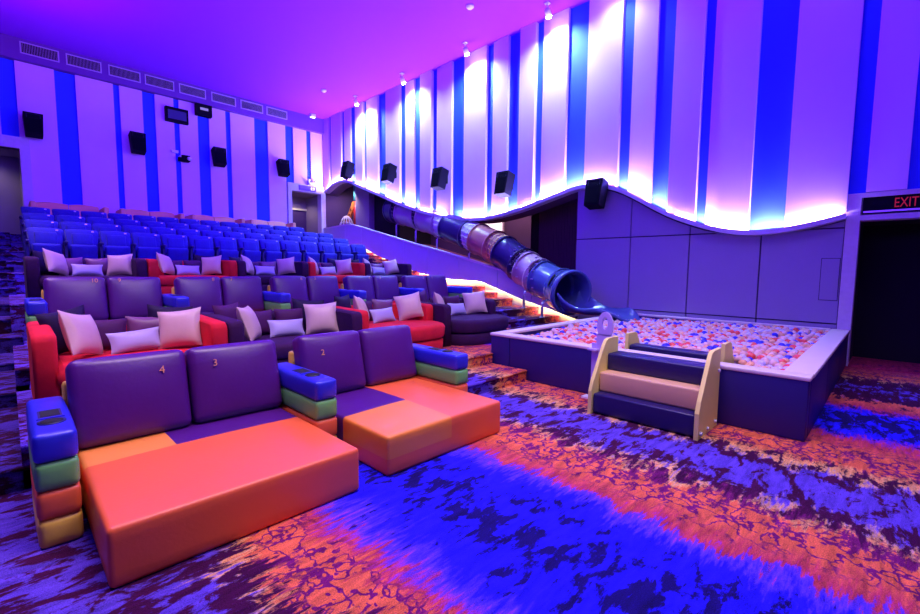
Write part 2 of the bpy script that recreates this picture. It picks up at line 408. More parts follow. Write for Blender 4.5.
m2 = MB(); m2.box(-.045, -1.29, .035, -.03, 1.29, .06, M_STEEL); m2.build('bottom_rail', t)
text_mesh('EXIT', .20, M_EXITR, 'lettering', t, Matrix.Translation((-.035, .825, .155)) @ Matrix.Rotation(R_(-90), 4, 'Z') @ Matrix.Rotation(R_(90), 4, 'X') @ Matrix.Diagonal((.64, 1, 1, 1)))

# rear wall with stripes
mb = MB()
mb.box(.62, YR, 0, 7.83, YR+.2, ZC, M_BLUEP)
mb.box(-4, YR, 4.9, .62, YR+.2, ZC, M_BLUEP); mb.box(7.83, YR, 4.62, XW+.3, YR+.2, ZC, M_BLUEP)
mb.box(-4, YR, 0, -1.6, YR+.2, 4.9, M_GREYW)
REAR = [(-4, -3.5), (-2.6, -2.2), (-1.2, -.9), (.1, .44), (1.22, 1.67), (2.53, 2.68), (3.25, 3.58), (4.09, 4.24), (4.78, 5.13), (5.66, 5.82), (6.64, 7.13), (7.8, 8.11), (8.66, 8.83)]
prev = -4
for a, b in REAR+[(XW, XW)]:
    z0 = 4.93 if prev < .5 else (0 if prev < 7.7 else 4.62)
    if a-prev > .05:
        if prev < .5 and a > .62:
            mb.box(prev, YR-.05, 4.93, .62, YR, 6.93, M_WHITEP); mb.box(.62, YR-.05, 2.25, a, YR, 6.93, M_WHITEP)
        else: mb.box(prev, YR-.05, z0 or 2.25, a, YR, 6.93, M_WHITEP)
    prev = b
struct(mb, 'wall_back')
mb = MB(); mb.box(-4, YR-.22, 6.93, XW+.02, YR+.01, ZC, M_SOFFIT); struct(mb, 'trim_2')
# rear left doorway (framed) and the corridor behind
mb = MB()
mb.box(.42, YR-.12, 2.25, .62, YR+.2, 4.92, M_FRAME); mb.box(-1.6, YR-.12, 4.62, .42, YR+.2, 4.92, M_FRAME); mb.box(-1.8, YR-.12, 2.25, -1.6, YR+.2, 4.92, M_FRAME)
mb.box(-1.6, YR+1.4, 2.2, .9, YR+1.5, 4.7, M_GREYW); mb.box(.42, YR+.2, 2.2, .5, YR+1.4, 4.7, M_GREYW); mb.box(-1.7, YR+.2, 2.2, -1.6, YR+1.4, 4.7, M_GREYW)
mb.box(-1.7, YR, 2.15, .5, YR+1.5, 2.249, M_CARPET); mb.box(-1.7, YR, 4.62, .5, YR+1.5, 4.7, M_GREYW)
struct(mb, 'door_2')
# rear right doorway
mb = MB()
mb.box(7.83, YR-.12, 2.25, 7.98, YR+.2, 4.80, M_FRAME); mb.box(7.98, YR-.12, 4.50, 9.22, YR+.2, 4.80, M_FRAME); mb.box(9.22, YR-.12, 2.25, XW, YR+.2, 4.80, M_FRAME)
mb.box(7.7, YR+1.6, 2.2, 9.8, YR+1.7, 4.6, M_GREYW); mb.box(7.9, YR+.2, 2.2, 7.98, YR+1.6, 4.6, M_GREYW); mb.box(9.4, YR+.2, 2.2, 9.5, YR+1.6, 4.6, M_GREYW)
mb.box(7.8, YR+.2, 4.52, 9.5, YR+1.6, 4.6, M_GREYW); mb.box(7.8, YR, 2.15, 9.5, YR+1.6, 2.249, M_CARPET)
mb.box(8.62, YR+1.5, 2.25, 8.72, YR+1.62, 4.05, M_PLINTH); mb.box(8.62, YR+1.5, 3.97, 9.5, YR+1.62, 4.05, M_PLINTH); mb.box(8.72, YR+1.57, 2.25, 9.4, YR+1.61, 3.97, M_DARKW)
mb.prism([(8.05, 2.3), (8.55, 2.3), (8.55, 3.3), (8.5, 3.95)], YR+1.57, YR+1.595, 1, M_PLINTH) if False else None
struct(mb, 'door_3')
t = empty('door_sign', (8.62, YR-.13, 4.56), 'small violet sign with a white figure above the rear right doorway', 'sign')
m2 = MB(); m2.box(-.36, -.03, .0, .36, .0, .19, mat('sign_violet', (.05, .02, .30), .5, emit=(.25, .05, .9), es=.25)); m2.build('sign_plate', t)
m2 = MB(); mw = mat('sign_white', (.8, .8, .8), .5, emit=(.9, .7, 1), es=.5)
m2.box(.13, -.036, .03, .19, -.031, .15, mw); m2.box(.10, -.036, .08, .14, -.031, .10, mw); m2.box(.22, -.036, .11, .30, -.031, .15, mw); m2.box(.25, -.036, .04, .29, -.031, .12, mw); m2.box(.20, -.036, .04, .25, -.031, .06, mw)
m2.build('sign_figure', t)

# recess with the slide
mb = MB(); mb.box(11.8, 5.2, 0, 11.95, YR+.2, 5.3, M_DARKW); mb.box(XW, YR, 0, 11.95, YR+.15, 5.3, M_DARKW); struct(mb, 'wall_recess_back')
mb = MB(); mb.box(XW+.2, 5.38, 0, 11.95, 5.5, 3.6, M_DARKW); struct(mb, 'wall_recess_end')
mb = MB(); mb.box(10.7, 5.5, 0, 10.8, 7.35, 3.6, M_BROWN)
for i in range(22): mb.box(10.68, 5.52+i*.083, 0, 10.70, 5.57+i*.083, 3.6, M_BROWN)
mb.box(10.69, 7.36, 0, 10.75, 7.62, 3.6, M_BLACK)
struct(mb, 'wall_recess_slats')
mb = MB(); slab_y(mb, 5.4, YR, XW+.02, XW+.62, lambda y: wsm(y)-.12, lambda y: wsm(y)-.02, M_DARKW); slab_y(mb, 5.4, YR, XW+.56, XW+.62, lambda y: wsm(y)-.1, lambda y: 5.3, M_DARKW)
mb.box(XW+.2, 5.4, 5.28, 11.95, YR+.2, 5.34, M_DARKW); struct(mb, 'ceiling_recess')
mb = MB(); mb.box(10.0, 14.8, 2.0, 11.8, 15.75, 5.28, M_GREYW); mb.box(10.25, 13.2, 0, 11.8, 14.8, 5.28, M_BLACK); struct(mb, 'wall_recess_pier')
mb = MB(); mb.box(11.76, 9.55, 2.62, 11.8, 10.4, 3.08, M_GLOW); mb.box(11.75, 9.5, 2.57, 11.79, 9.55, 3.13, M_FRAME); mb.box(11.75, 10.4, 2.57, 11.79, 10.45, 3.13, M_FRAME); struct(mb, 'window_1')

# parapet
PT = [(5.14, .50), (5.6, .62), (5.85, .70), (6.07, .80), (6.28, .98), (6.59, 1.24), (6.75, 1.34), (6.95, 1.42), (7.43, 1.52), (8.48, 1.77), (9.66, 2.04), (11.01, 2.32), (12.91, 2.76), (14.2, 3.05), (14.6, 3.12), (14.9, 3.13)]
PB = [(5.14, .38), (5.81, .56), (6.7, .76), (7.35, .96), (8.02, 1.16), (9.44, 1.20), (10.57, 1.36), (11.57, 1.57), (12.11, 1.74), (12.8, 1.91), (13.4, 2.13), (14.0, 2.30), (14.9, 2.35)]
pt = lambda y: lerp(PT, y); pb = lambda y: lerp(PB, y)
mb = MB()
for a, b in zip([5.14, 6.35, 7.45, 8.9, 10.2, 11.4, 12.6, 13.8], [6.35, 7.45, 8.9, 10.2, 11.4, 12.6, 13.8, 14.9]):
    slab_y(mb, a+.008, b-.008, 9.0, 9.1, pb, lambda y: pt(y)-.05, M_PARA, .15)
slab_y(mb, 5.14, 14.9, 9.02, 9.12, lambda y: pb(y)+.01, lambda y: pt(y)-.06, M_SEAM, .15)
slab_y(mb, 5.14, 14.9, 8.98, 9.16, lambda y: pt(y)-.05, pt, M_CAP, .15)
# return to the rear door frame
mb.prism([(9.0, 14.9), (9.1, 14.9), (9.42, 17.0), (9.32, 17.07)], 2.26, 3.08, 2, M_PARA); mb.prism([(8.98, 14.88), (9.14, 14.9), (9.42, 17.0), (9.30, 17.07)], 3.08, 3.13, 2, M_CAP)
struct(mb, 'wall_parapet')
mb = MB(); slab_y(mb, 5.14, 14.9, 9.10, 9.14, lambda y: 0, lambda y: pb(y)+.05, M_PLINTH, .3); struct(mb, 'baseboard_right')
mb = MB(); slab_y(mb, 5.2, 14.8, 9.055, 9.09, lambda y: pb(y)-.012, lambda y: pb(y)-.002, M_LEDW, .3)
tag(mb.build('stair_light_strip'), 'warm white light strip under the lower edge of the stair parapet', 'light')
mb = MB(); slab_y(mb, 5.5, 15.0, 9.15, 11.8, lambda y: 0, lambda y: max(.2, lerp([(5.5, .3), (6.6, .85), (14.9, 2.85)], y)), M_RAMP, .3); mb.box(9.42, 15.0, 2.0, 11.8, YR, 2.85, M_RAMP); struct(mb, 'floor_ramp')

# ------------------------------------------------------------------ wall fittings
# vents in the soffit
vs = [(.56, 1.32), (1.48, 2.26), (2.42, 3.18), (3.31, 4.09), (4.23, 5.02), (5.18, 5.95), (6.12, 6.89), (7.03, 7.79)]
t = empty('air_vent', (0, YR-.22, 7.1)); w = .78; h = .30
m2 = MB()
for (a, b, c, d) in ((0, 0, w, .025), (0, h-.025, w, h), (0, 0, .025, h), (w-.025, 0, w, h)): m2.box(a, -.02, b, c, 0, d, M_GRILLE)
m2.build('frame', t)
m2 = MB(); m2.box(.02, -.005, .02, w-.02, 0, h-.02, M_BLACK); m2.build('backing', t)
m2 = MB()
for i in range(24): m2.box(.03+i*.031, -.015, .025, .036+i*.031, -.005, h-.025, M_GRILLE)
m2.build('slats', t)
pos = ['at the far left end of the row', 'second from the left end', 'third from the left end', 'left of the projection windows', 'above the projection windows', 'right of the projection windows', 'second from the right end', 'at the right end nearest the corner']
for i, (a, b) in enumerate(vs):
    o = t if i == 0 else dup(t, (a, YR-.22, 7.1))
    o.location = (a, YR-.22, 7.1)
    tag(o, 'air vent grille above the rear wall, '+pos[i], 'vent', 'air vents above the rear wall')
# projection windows
t = empty('projection_window', (4.15, YR-.05, 6.16), 'large dark projection window box high on the rear wall', 'window')
m2 = MB(); m2.box(-.32, -.16, 0, .32, 0, .45, M_BLK); m2.build('housing', t)
m2 = MB(); m2.box(-.26, -.165, .08, .26, -.161, .36, M_SHELL); m2.build('pane', t)
t = empty('projection_window', (4.94, YR-.05, 6.55), 'smaller dark projection window box touching the soffit', 'window')
m2 = MB(); m2.box(-.24, -.2, 0, .24, 0, .37, M_BLK); m2.build('housing', t)
m2 = MB(); m2.box(-.12, -.21, .17, .12, -.201, .25, M_SCREEN); m2.build('lit_lens', t)
# camera cluster
t = empty('wall_camera', (4.31, YR-.05, 4.94), 'small camera cluster with white parts between two blue stripes of the rear wall', 'camera')
m2 = MB(); m2.rbox((.03, -.12, .1), (.12, .12, .1), .02, M_BLK, n=2, mid=0); m2.build('body', t)
m2 = MB(); m2.tube([(.1, -.22, .1), (.12, -.3, .08)], .06, M_WHITE, 12); m2.build('lens', t)
m2 = MB(); m2.tube([(-.12, 0, .15), (-.12, -.15, .15)], .03, M_WHITE, 8); m2.box(-.18, -.18, .0, -.1, -.08, .12, M_BLK); m2.build('bracket', t)
t = empty('wall_light', (4.06, YR-.03, 5.2), 'small white box light on a blue stripe beside the wall camera', 'light')
m2 = MB(); m2.rbox((0, -.05, .04), (.1, .05, .04), .01, M_WHITE, n=2, mid=0); m2.build('lamp_box', t)
t = empty('emergency_light', (8.8, YR-.06, 4.80), 'twin headed emergency light on top of the rear right door frame', 'light')
m2 = MB(); m2.rbox((0, -.07, .06), (.14, .06, .06), .01, M_METAL, n=2, mid=0); m2.build('battery_box', t)
for s in (-1, 1):
    m2 = MB(); m2.tube([(s*.12, -.08, .12), (s*.15, -.16, .19)], [.035, .07], M_WHITE, 12); m2.build('lamp_head', t)

# speakers
def speaker(label, grp):
    t = empty('wall_speaker', (0, 0, 0), label, 'speaker', grp)   # faces -Y, hangs from the wall at y=0
    xf = Matrix.Translation((0, -.24, .0)) @ Matrix.Rotation(R_(-14), 4, 'X')
    m2 = MB(); pts = [(-.15, -.29), (.13, -.29), (.13, .29), (-.17, .29)]
    vs = []
    for x in (-.20, .20):
        for (y, z) in pts: vs.append(xf @ Vector((x*(1 if z > 0 else .86), y, z)))
    m2.add(vs, [(0, 1, 2, 3), (7, 6, 5, 4), (0, 4, 5, 1), (1, 5, 6, 2), (2, 6, 7, 3), (3, 7, 4, 0)], M_BLK); m2.build('cabinet', t)
    m2 = MB(); vs = [xf @ Vector(p) for p in ((-.15, -.158, -.25), (.15, -.158, -.25), (.17, -.176, .10), (-.17, -.176, .10), (-.15, -.17, -.25), (.15, -.17, -.25), (.17, -.188, .10), (-.17, -.188, .10))]
    m2.add(vs, [(0, 1, 2, 3), (7, 6, 5, 4), (0, 4, 5, 1), (1, 5, 6, 2), (2, 6, 7, 3), (3, 7, 4, 0)], M_BLKM); m2.build('grille', t)
    m2 = MB(); vs = [xf @ Vector(p) for p in ((-.14, -.172, .14), (.14, -.172, .14), (.14, -.176, .25), (-.14, -.176, .25), (-.06, -.11, .17), (.06, -.11, .17), (.06, -.11, .22), (-.06, -.11, .22))]
    m2.add(vs, [(0, 1, 5, 4), (1, 2, 6, 5), (2, 3, 7, 6), (3, 0, 4, 7), (4, 5, 6, 7)], M_SHELL); m2.build('horn', t)
    m2 = MB(); m2.box(-.05, -.14, -.04, .05, .02, .04, M_BLK); m2.box(-.08, -.0, -.1, .08, .02, .1, M_BLK); m2.build('wall_bracket', t)
    return t
sp = speaker('black wall speaker at the left end of the striped rear wall', 'speakers on the rear wall')
sp.location = (.72, YR-.07, 5.24)
for x, l in ((3.03, 'black wall speaker on the rear wall left of the projection windows'), (5.33, 'black wall speaker on the rear wall right of the wall camera'), (7.57, 'black wall speaker on the rear wall beside the right doorway')):
    dup(sp, (x, YR-.07, 5.24), label=l)
sl = ['black wall speaker above the arch in the far corner', 'black wall speaker high on the side wall, second from the arch', 'black wall speaker in the middle of the side wall above the tube slide', 'black wall speaker over the slide where the wave starts to rise', 'black wall speaker over the crest of the wave by the ball pit']
for i, ((y, z), l) in enumerate(zip(((14.78, 5.09), (12.23, 4.61), (9.76, 4.12), (7.31, 3.66), (4.76, 3.14)), sl)):
    d = dup(sp, (XW-.12, y, z), R_(-90), l, 'speakers on the side wall')
# ceiling spotlights
def spot(label):
    t = empty('ceiling_spotlight', (0, 0, 0), label, 'light', 'spotlights along the side wall')
    m2 = MB(); m2.tube([(0, 0, 0), (0, 0, -.14)], .018, M_WHITE, 8); m2.box(-.05, -.05, -.02, .05, .05, 0, M_WHITE); m2.build('mount', t)
    m2 = MB(); m2.tube([(-.02, 0, -.12), (.06, 0, -.26)], [.055, .075], M_WHITE, 16); m2.build('lamp_head', t)
    m2 = MB(); m2.tube([(.052, 0, -.25), (.062, 0, -.27), (.076, 0, -.298), (.082, 0, -.31)], [.066, .068, .05, .02], M_LAMP, 16); m2.build('bulb', t)
    return t
st = spot('x')
SY = [(13.89, 'lit ceiling spotlight farthest down the side wall, nearest the corner'), (11.26, 'lit ceiling spotlight second from the far corner'), (8.56, 'lit ceiling spotlight third from the far corner, on its short stem'), (6.0, 'lit ceiling spotlight nearest the camera at the top edge'), (4.5, 'lit ceiling spotlight above the ball pit'), (.8, 'lit ceiling spotlight above the exit doorway')]
for i, (y, l) in enumerate(SY):
    o = st if i == 0 else dup(st, (8.85, y, ZC))
    o.location = (8.85, y, ZC); o['label'] = l
t = empty('ceiling_floodlight', (8.71, 16.7, ZC), 'small white floodlight on the ceiling in the far corner', 'light')
m2 = MB(); m2.rbox((0, 0, -.07), (.1, .08, .06), .01, M_WHITE, n=2, mid=0); m2.build('lamp_body', t)
m2 = MB(); m2.box(-.08, -.05, -.136, .08, .05, -.131, mat('flood_face', (1, 1, 1), .5, emit=(1, .9, 1), es=4)); m2.build('lamp_face', t)
for x, y, l in ((7.84, 14.22, 'small white dome detector on the ceiling near the far corner'), (7.73, 7.34, 'small white dome detector on the ceiling left of the nearer spotlights')):
    t = empty('smoke_detector', (x, y, ZC), l, 'detector', 'ceiling detectors')
    m2 = MB(); m2.tube([(0, 0, 0), (0, 0, -.03), (0, 0, -.06), (0, 0, -.08)], [.09, .09, .06, .02], M_WHITE, 16); m2.build('dome', t)

# ------------------------------------------------------------------ leather sofas
def cushion_back(parent, x0, x1, y, z0, z1, lean=12, thick=.2, name='back_cushion'):
    w = (x1-x0)/2; h = (z1-z0)/2/math.cos(R_(lean))
    xf = Matrix.Translation(((x0+x1)/2, y, z0)) @ Matrix.Rotation(R_(-lean), 4, 'X')
    m2 = MB(); m2.rbox((0, 0, h), (w, thick/2, h), .055, M_LEATHER, n=3, bulge=(.0, .035, .006), xf=xf, mid=5)
    return m2.build(name, parent), xf, h
def number(txt, parent, xf, x, z, thick, size=.075, depth=0.031):
    text_mesh(txt, size, M_NUM, 'seat_number', parent, xf @ Matrix.Translation((x, -thick/2-depth, z)) @ Matrix.Rotation(R_(90), 4, 'X'), .0015)
def arm(parent, x0, x1, y0, y1, H=.62, name='armrest'):
    cx = (x0+x1)/2; hw = (x1-x0)/2; cy = (y0+y1)/2; hd = (y1-y0)/2; hh = H/4
    cols = [M_LYEL, M_LRED, M_LGREEN, M_LBLUE]; nm = ['yellow_block', 'red_block', 'green_block', 'blue_block']
    a = None
    for i in range(3, -1, -1):
        m2 = MB(); m2.rbox((cx, cy, hh*(i+.5)), (hw, hd, hh/2+.001), .028, cols[i], n=3, bulge=(.008, .008, .004 if i == 3 else 0), mid=3)
        o = m2.build(name+'_'+nm[i], parent)
        if i == 3: a = o
    m2 = MB()
    zt = H+.006
    m2.box(cx-.052, y0+.33, zt-.002, cx+.052, y0+.50, zt+.001, M_SHELL)
    m2.box(cx-.042, y0+.345, zt, cx+.042, y0+.485, zt+.003, M_BLACK)
    m2.box(cx-.06, y0+.30, zt-.002, cx+.06, y0+.318, zt+.004, M_LBLUE)
    m2.tube([(cx, y0+.225, zt-.003), (cx, y0+.225, zt+.002)], .062, M_SHELL, 24); m2.tube([(cx, y0+.225, zt), (cx, y0+.225, zt+.004)], .05, M_BLACK, 24)
    m2.build('cup_holder', a)
def leather_sofa(loc, W, patches, label, grp, nums, arms='L', aw=.18, gap=.03):
    """origin: left front floor corner of the seat; x right, y back. patches(x,y,z)->material"""
    t = empty('leather_sofa', loc, label, 'sofa', grp)
    D = 1.42; S = .30
    m2 = MB(); m2.rbox((W/2, D/2, S/2), (W/2, D/2, S/2), .028, M_LRED, n=3, mf=patches, cuts=((W*.36, W*.5), (.60, .88), (.13,)), mid=4, bulge=(0, 0, .012)); m2.build('seat_base', t)
    for i in range(2):
        x0 = i*W/2-.02*(1-i); x1 = (i+1)*W/2+.02*i
        o, xf, h = cushion_back(t, x0+.005, x1-.005, 1.27, S-.005, .86, lean=14)
        if nums[i]:
            n, fx, fz = nums[i]
            number(n, o, xf, fx, fz, .2)
    m2 = MB(); m2.rbox((W/2, 1.47, .36), (W/2+.035, .05, .36), .03, M_LYEL, n=2, mid=1); m2.build('back_board', t)
    if 'L' in arms: arm(t, -aw-gap, -gap, .62, 1.52)
    if 'R' in arms: arm(t, W+gap, W+gap+aw, .62, 1.52)
    return t
def pA1(x, y, z):
    if z > .2 and y > .90: return M_LAMBER if x < .47 else M_LEATHER
    return M_LRED
def pA2(x, y, z):
    W = 1.28
    if y > .61 and x < W*.5+.01 and z > .0: return M_LEATHER
    if x < W*.5+.01 and y <= .61: return M_LORANGE if z > .13 else M_LRED
    return M_LRED
leather_sofa((.25, 2.48, 0), 1.34, pA1, 'front purple leather sofa numbered 4 and 3, long orange seat, by the left aisle', 'purple leather sofas in the front row', [('4', .17, .44), ('3', -.17, .44)])
leather_sofa((1.83, 2.50, 0), 1.28, pA2, 'front purple leather sofa numbered 2 with a purple, amber and orange patchwork seat', 'purple leather sofas in the front row', [('2', -.13, .40), None], 'LR', aw=.19)
def pCo(kind):
    def f(x, y, z):
        if kind == 0: return M_LORANGE if y < .6 else M_LEATHER
        if kind == 1: return M_LAMBER if (y < .8 or x > .7) else M_LEATHER
        return M_LRED if (x < .6 or y < .3) else M_LEATHER
    return f
W = 1.20; pc = 1.41
cl = ['second row purple leather sofa numbered 10 and 9 beside the left aisle', 'second row purple leather sofa numbered 8 and 7 with an amber seat', 'middle sofa of the second row of purple leather sofas, numbered 6 and 5',
      'second row purple leather sofa numbered 4 and 3 behind the red round sofa', 'second row purple leather sofa numbered 2 and 1 nearest the parapet stairs']
for i in range(5):
    a, b = str(10-2*i), str(9-2*i)
    leather_sofa((.32+i*pc, 6.17, .47), W, pCo((0, 1, 2)[i % 3]), cl[i], 'purple leather sofas in the second row', [(a, .18, .52), (b, -.18, .52)], 'LR' if i == 4 else 'L', aw=.17, gap=.02)

# ------------------------------------------------------------------ velvet sofas
def velvet_sofa(loc, W, m, label, grp, rnd=.0, wing=True, D=1.15):
    t = empty('velvet_sofa', loc, label, 'sofa', grp)
    aw = .15; S = .40 if rnd > .2 else .36
    def seatshape(z0, z1, inset, r=.05):
        # outline with a rounded front
        pts = []; n = 24
        xa, xb = aw-.01+inset, W-aw+.01-inset+(aw-.01 if rnd > .2 else 0)
        for i in range(n+1):
            u = i/n; x = xa+(xb-xa)*u
            e = (1-abs(2*u-1)**3.2)**(1/2.2) if 0 < u < 1 else 0
            pts.append((x, inset-rnd*e+ (.25 if rnd > .2 else .0)*(1-e)))
        out = pts+[(W-aw-inset if xb > W-aw+.02 else xb, D-.2), (xa, D-.2)]
        return out
    def lathe_outline(mbx, z0, z1, inset):
        rows = []
        for (dz, ins) in ((0, .012), (.03, 0), (z1-z0-.05, -.005), (z1-z0-.015, .012), (z1-z0, .05)):
            o = seatshape(0, 0, inset+ins); rows.append([(p[0], p[1], z0+dz) for p in o])
        mbx.grid(rows, m, closed=True)
        mbx.add(rows[-1], [list(range(len(rows[-1])))], m, True)
    m2 = MB(); lathe_outline(m2, .0, .20, .02); m2.build('base', t)
    m2 = MB(); lathe_outline(m2, .205, S, .0); m2.build('seat_cushion', t)
    # arms: low in front, higher toward the back
    for k, s in enumerate((0, 1)):
        x0 = 0 if s == 0 else W-aw
        fr = .02 if (rnd <= .2 or s == 0) else .26
        m2 = MB()
        prof = [(fr, .0), (fr, .58), (fr+.012, .625), (fr+.05, .645), (D-.3, .66), (D-.02, .66), (D, .60), (D, 0)]
        rows = []
        for (dx, sh) in ((.0, .02), (.012, .005), (.03, 0), (aw-.03, 0), (aw-.012, .005), (aw, .02)):
            rows.append([(x0+dx, min(max(y+(sh if y < D/2 else -sh), 0), D), max(0, z-sh if z > .1 else z)) for y, z in prof])
        m2.grid(rows, m, closed=True); m2.add(rows[0], [list(range(len(prof)))], m); m2.add(rows[-1], [list(range(len(prof)))[::-1]], m)
        m2.build('armrest', t)
    m2 = MB(); xf = Matrix.Translation((W/2, D-.10, .33)) @ Matrix.Rotation(R_(-6), 4, 'X')
    m2.rbox((0, 0, .0), (W/2-aw*.6, .11, .30), .05, m, n=3, bulge=(0, .02, 0), xf=xf, mid=3); m2.build('backrest', t)
    return t
PIL = {}
def pillow(loc, size, m, label, grp, rot):
    key = (round(size[0], 2), round(size[1], 2), m.name)
    if key in PIL: me = PIL[key]
    else:
        n = 12; w, h, th = size; rows = []
        def P(u, v, s):
            e = (1-abs(u)**2.6)*(1-abs(v)**2.6)
            pin = 1-.10*(1-abs(v)**2)*abs(u)**3*0; 
            x = u*w/2*(1-.09*(1-v*v)**1*abs(u)); y = v*h/2*(1-.10*(1-u*u)*abs(v))
            return Vector((x, s*(th/2)*max(e, 0)**.55+.004*s, y))
        mb = MB()
        rng = [-1+2*i/n for i in range(n+1)]; rng = [math.copysign(abs(r)**.85, r) for r in rng]
        F = [[P(u, v, -1) for u in rng] for v in rng]; Bk = [[P(u, v, 1) for u in rng] for v in rng]
        mb.grid(F, m); mb.grid(Bk, m)
        ring = lambda G: [G[0][i] for i in range(n)]+[G[i][n] for i in range(n)]+[G[n][n-i] for i in range(n)]+[G[n-i][0] for i in range(n)]
        mb.grid([ring(F), ring(Bk)], m, closed=True)
        o = mb.build('pillow'); me = o.data; bpy.data.objects.remove(o); PIL[key] = me
    o = bpy.data.objects.new('throw_pillow', me); C.objects.link(o)
    o.location = loc; o.rotation_euler = rot
    tag(o, label, 'pillow', grp)
    return o
def dress(sofa_loc, W, sname, grp, seed, dark=True, S=.36, sc_=1.0, extra=()):
    """the pillows lying on one velvet sofa"""
    rd = random.Random(seed); x0, y0, z0 = sofa_loc; zt = z0+S
    j = lambda a: rd.uniform(-a, a)
    q = .42*sc_
    def put(x, y, w, h, th, m, what, lean, yaw, roll=0, lift=0):
        z = zt+h/2*math.cos(R_(lean))+.012+lift
        if roll: z = zt+(h/2*abs(math.cos(R_(roll)))+w/2*abs(math.sin(R_(roll))))*math.cos(R_(lean))*.93+lift
        pillow((x0+x, y0+y, z), (w, h, th), m, what+' '+sname, grp, (R_(-lean), R_(roll), R_(yaw)))
    put(.36+j(.02), .52, q, q, .16, M_PINKP, 'pale pink satin pillow in the left corner of the', 20, 48+j(8), 8+j(6))
    put(W-.30+j(.02), .50, q*.98, q*.98, .16, M_PINKP, 'pale pink satin pillow in the right corner of the', 20, -32+j(10), -6+j(6))
    put(W*.52+j(.03), .56,   .44*sc_, .22*sc_, .11, M_LAVP, 'narrow lavender lumbar pillow in the middle of the', 24, j(7), j(5))
    put(W*.38, .80, q*.9, q*.78, .12, M_MAUVEP if not dark else M_DKP, 'dark plum satin pillow left of centre on the', 12, 8+j(5), j(4))
    put(W*.63, .83, q*.9, q*.78, .12, M_MAUVEP if seed % 2 else M_DKP, 'plum satin pillow right of centre on the', 10, -5+j(5), j(4))
    if 'L' in extra: put(.27, .86, q, q, .13, M_NAVYP if seed % 2 else M_DKP, 'dark pillow behind the left pink one on the', 8, 30, j(8), .0)
    if 'R' in extra: put(W-.33, .84, q, q, .13, M_NAVYP, 'navy pillow behind the right pink one on the', 10, -15, 5)
BX = [.10, 1.54, 3.13, 4.64, 6.16]
bn = ['red velvet sofa beside the left aisle, behind the front leather sofa', 'dark purple velvet sofa between the two red ones in the second tier', 'red velvet sofa with a rounded front in the second tier', 'dark purple velvet sofa with a rounded front next to the ball pit']
bs = ['near red sofa by left aisle', 'near purple sofa between red ones', 'near red round-fronted sofa', 'purple sofa beside the ball pit']
for i in range(4):
    W = BX[i+1]-BX[i]-.012; loc = (BX[i], 4.74 if i < 2 else 4.84, .30)
    velvet_sofa(loc, W, (M_RVEL, M_PVEL)[i % 2], bn[i], 'velvet sofas in the nearer row', rnd=(.03, .03, .26, .26)[i])
    dress(loc, W, bs[i], 'pillows on the nearer velvet sofas', i+1, True, S=.36 if i < 2 else .40, extra=('L', 'R') if i < 2 else ('L',))
DX = [.19, 1.66, 3.09, 4.53, 5.94, 7.36]
dn = ['dark purple velvet sofa at the left end of the far velvet row', 'red velvet sofa second from the left in the far velvet row', 'dark purple velvet sofa in the middle of the far velvet row', 'red velvet sofa second from the right in the far velvet row', 'dark purple velvet sofa at the right end of the far velvet row near the parapet']
ds = ['far purple sofa at left end', 'far red sofa second from left', 'far purple sofa in the middle', 'far red sofa second from right', 'far purple sofa by the parapet']
for i in range(5):
    W = DX[i+1]-DX[i]-.012; loc = (DX[i], 8.92, .97)
    velvet_sofa(loc, W, (M_PVEL, M_RVEL)[i % 2], dn[i], 'velvet sofas in the farther row', rnd=.03)
    dress(loc, W, ds[i], 'pillows on the farther velvet sofas', i+11, i > 0, sc_=.93, extra=('R',) if i % 2 else ('L',))

# ------------------------------------------------------------------ theatre seats
def theatre_seat():
    t = empty('theatre_seat', (0, 0, 0), 'x', 'seat', 'blue theatre seats')
    lean = Matrix.Translation((.275, .02, .36)) @ Matrix.Rotation(R_(-13), 4, 'X')
    m2 = MB()
    rows = []
    prof = [(-.06, .02), (-.075, .10), (-.085, .28), (-.06, .44), (-.03, .52), (.0, .54), (.04, .52), (.05, .3), (.05, .02)]
    for (fx, in_) in ((-1, .03), (-.93, .008), (-.6, 0), (0, -.012), (.6, 0), (.93, .008), (1, .03)):
        rows.append([lean @ Vector((fx*(.232+.034*z/.54), y+in_, min(z, .54-in_))) for y, z in prof])
    m2.grid(rows, M_BVEL, closed=True); n = len(prof); m2.add(rows[0], [list(range(n))], M_BVEL); m2.add(rows[-1], [list(range(n))[::-1]], M_BVEL)
    bk = m2.build('backrest', t)
    m2 = MB(); m2.rbox((0, -.085, .30), (.165, .022, .13), .02, M_BVEL, n=2, mid=2, bulge=(0, .012, 0), xf=lean); m2.build('headrest_panel', t)
    m2 = MB(); m2.box(.15, -.085, .47, .19, -.075, .49, M_STEEL)
    for i, v in enumerate(m2.v): m2.v[i] = tuple(lean @ Vector(v))
    m2.build('seat_number_plate', t)
    m2 = MB(); m2.rbox((0, 0, 0), (.215, .05, .19), .045, M_BVEL, n=3, mid=2, bulge=(0, .015, 0), xf=Matrix.Translation((.275, -.115, .38)) @ Matrix.Rotation(R_(12), 4, 'X')); m2.build('folded_seat', t)
    m2 = MB(); m2.rbox((.0, -.12, .60), (.028, .17, .03), .02, M_SHELL, n=2, mid=1); m2.box(-.022, -.16, 0, .022, .04, .58, M_SHELL); m2.build('armrest', t)
    m2 = MB(); m2.box(.05, .06, 0, .50, .11, .42, M_SHELL); m2.build('support', t)
    return t
ts = theatre_seat(); first = True
rows_n = ['front row', 'second row', 'third row', 'last row']
ordn = ['first', 'second', 'third', 'fourth', 'fifth', 'sixth', 'seventh', 'eighth', 'ninth', 'tenth', 'eleventh', 'twelfth', 'thirteenth', 'fourteenth']
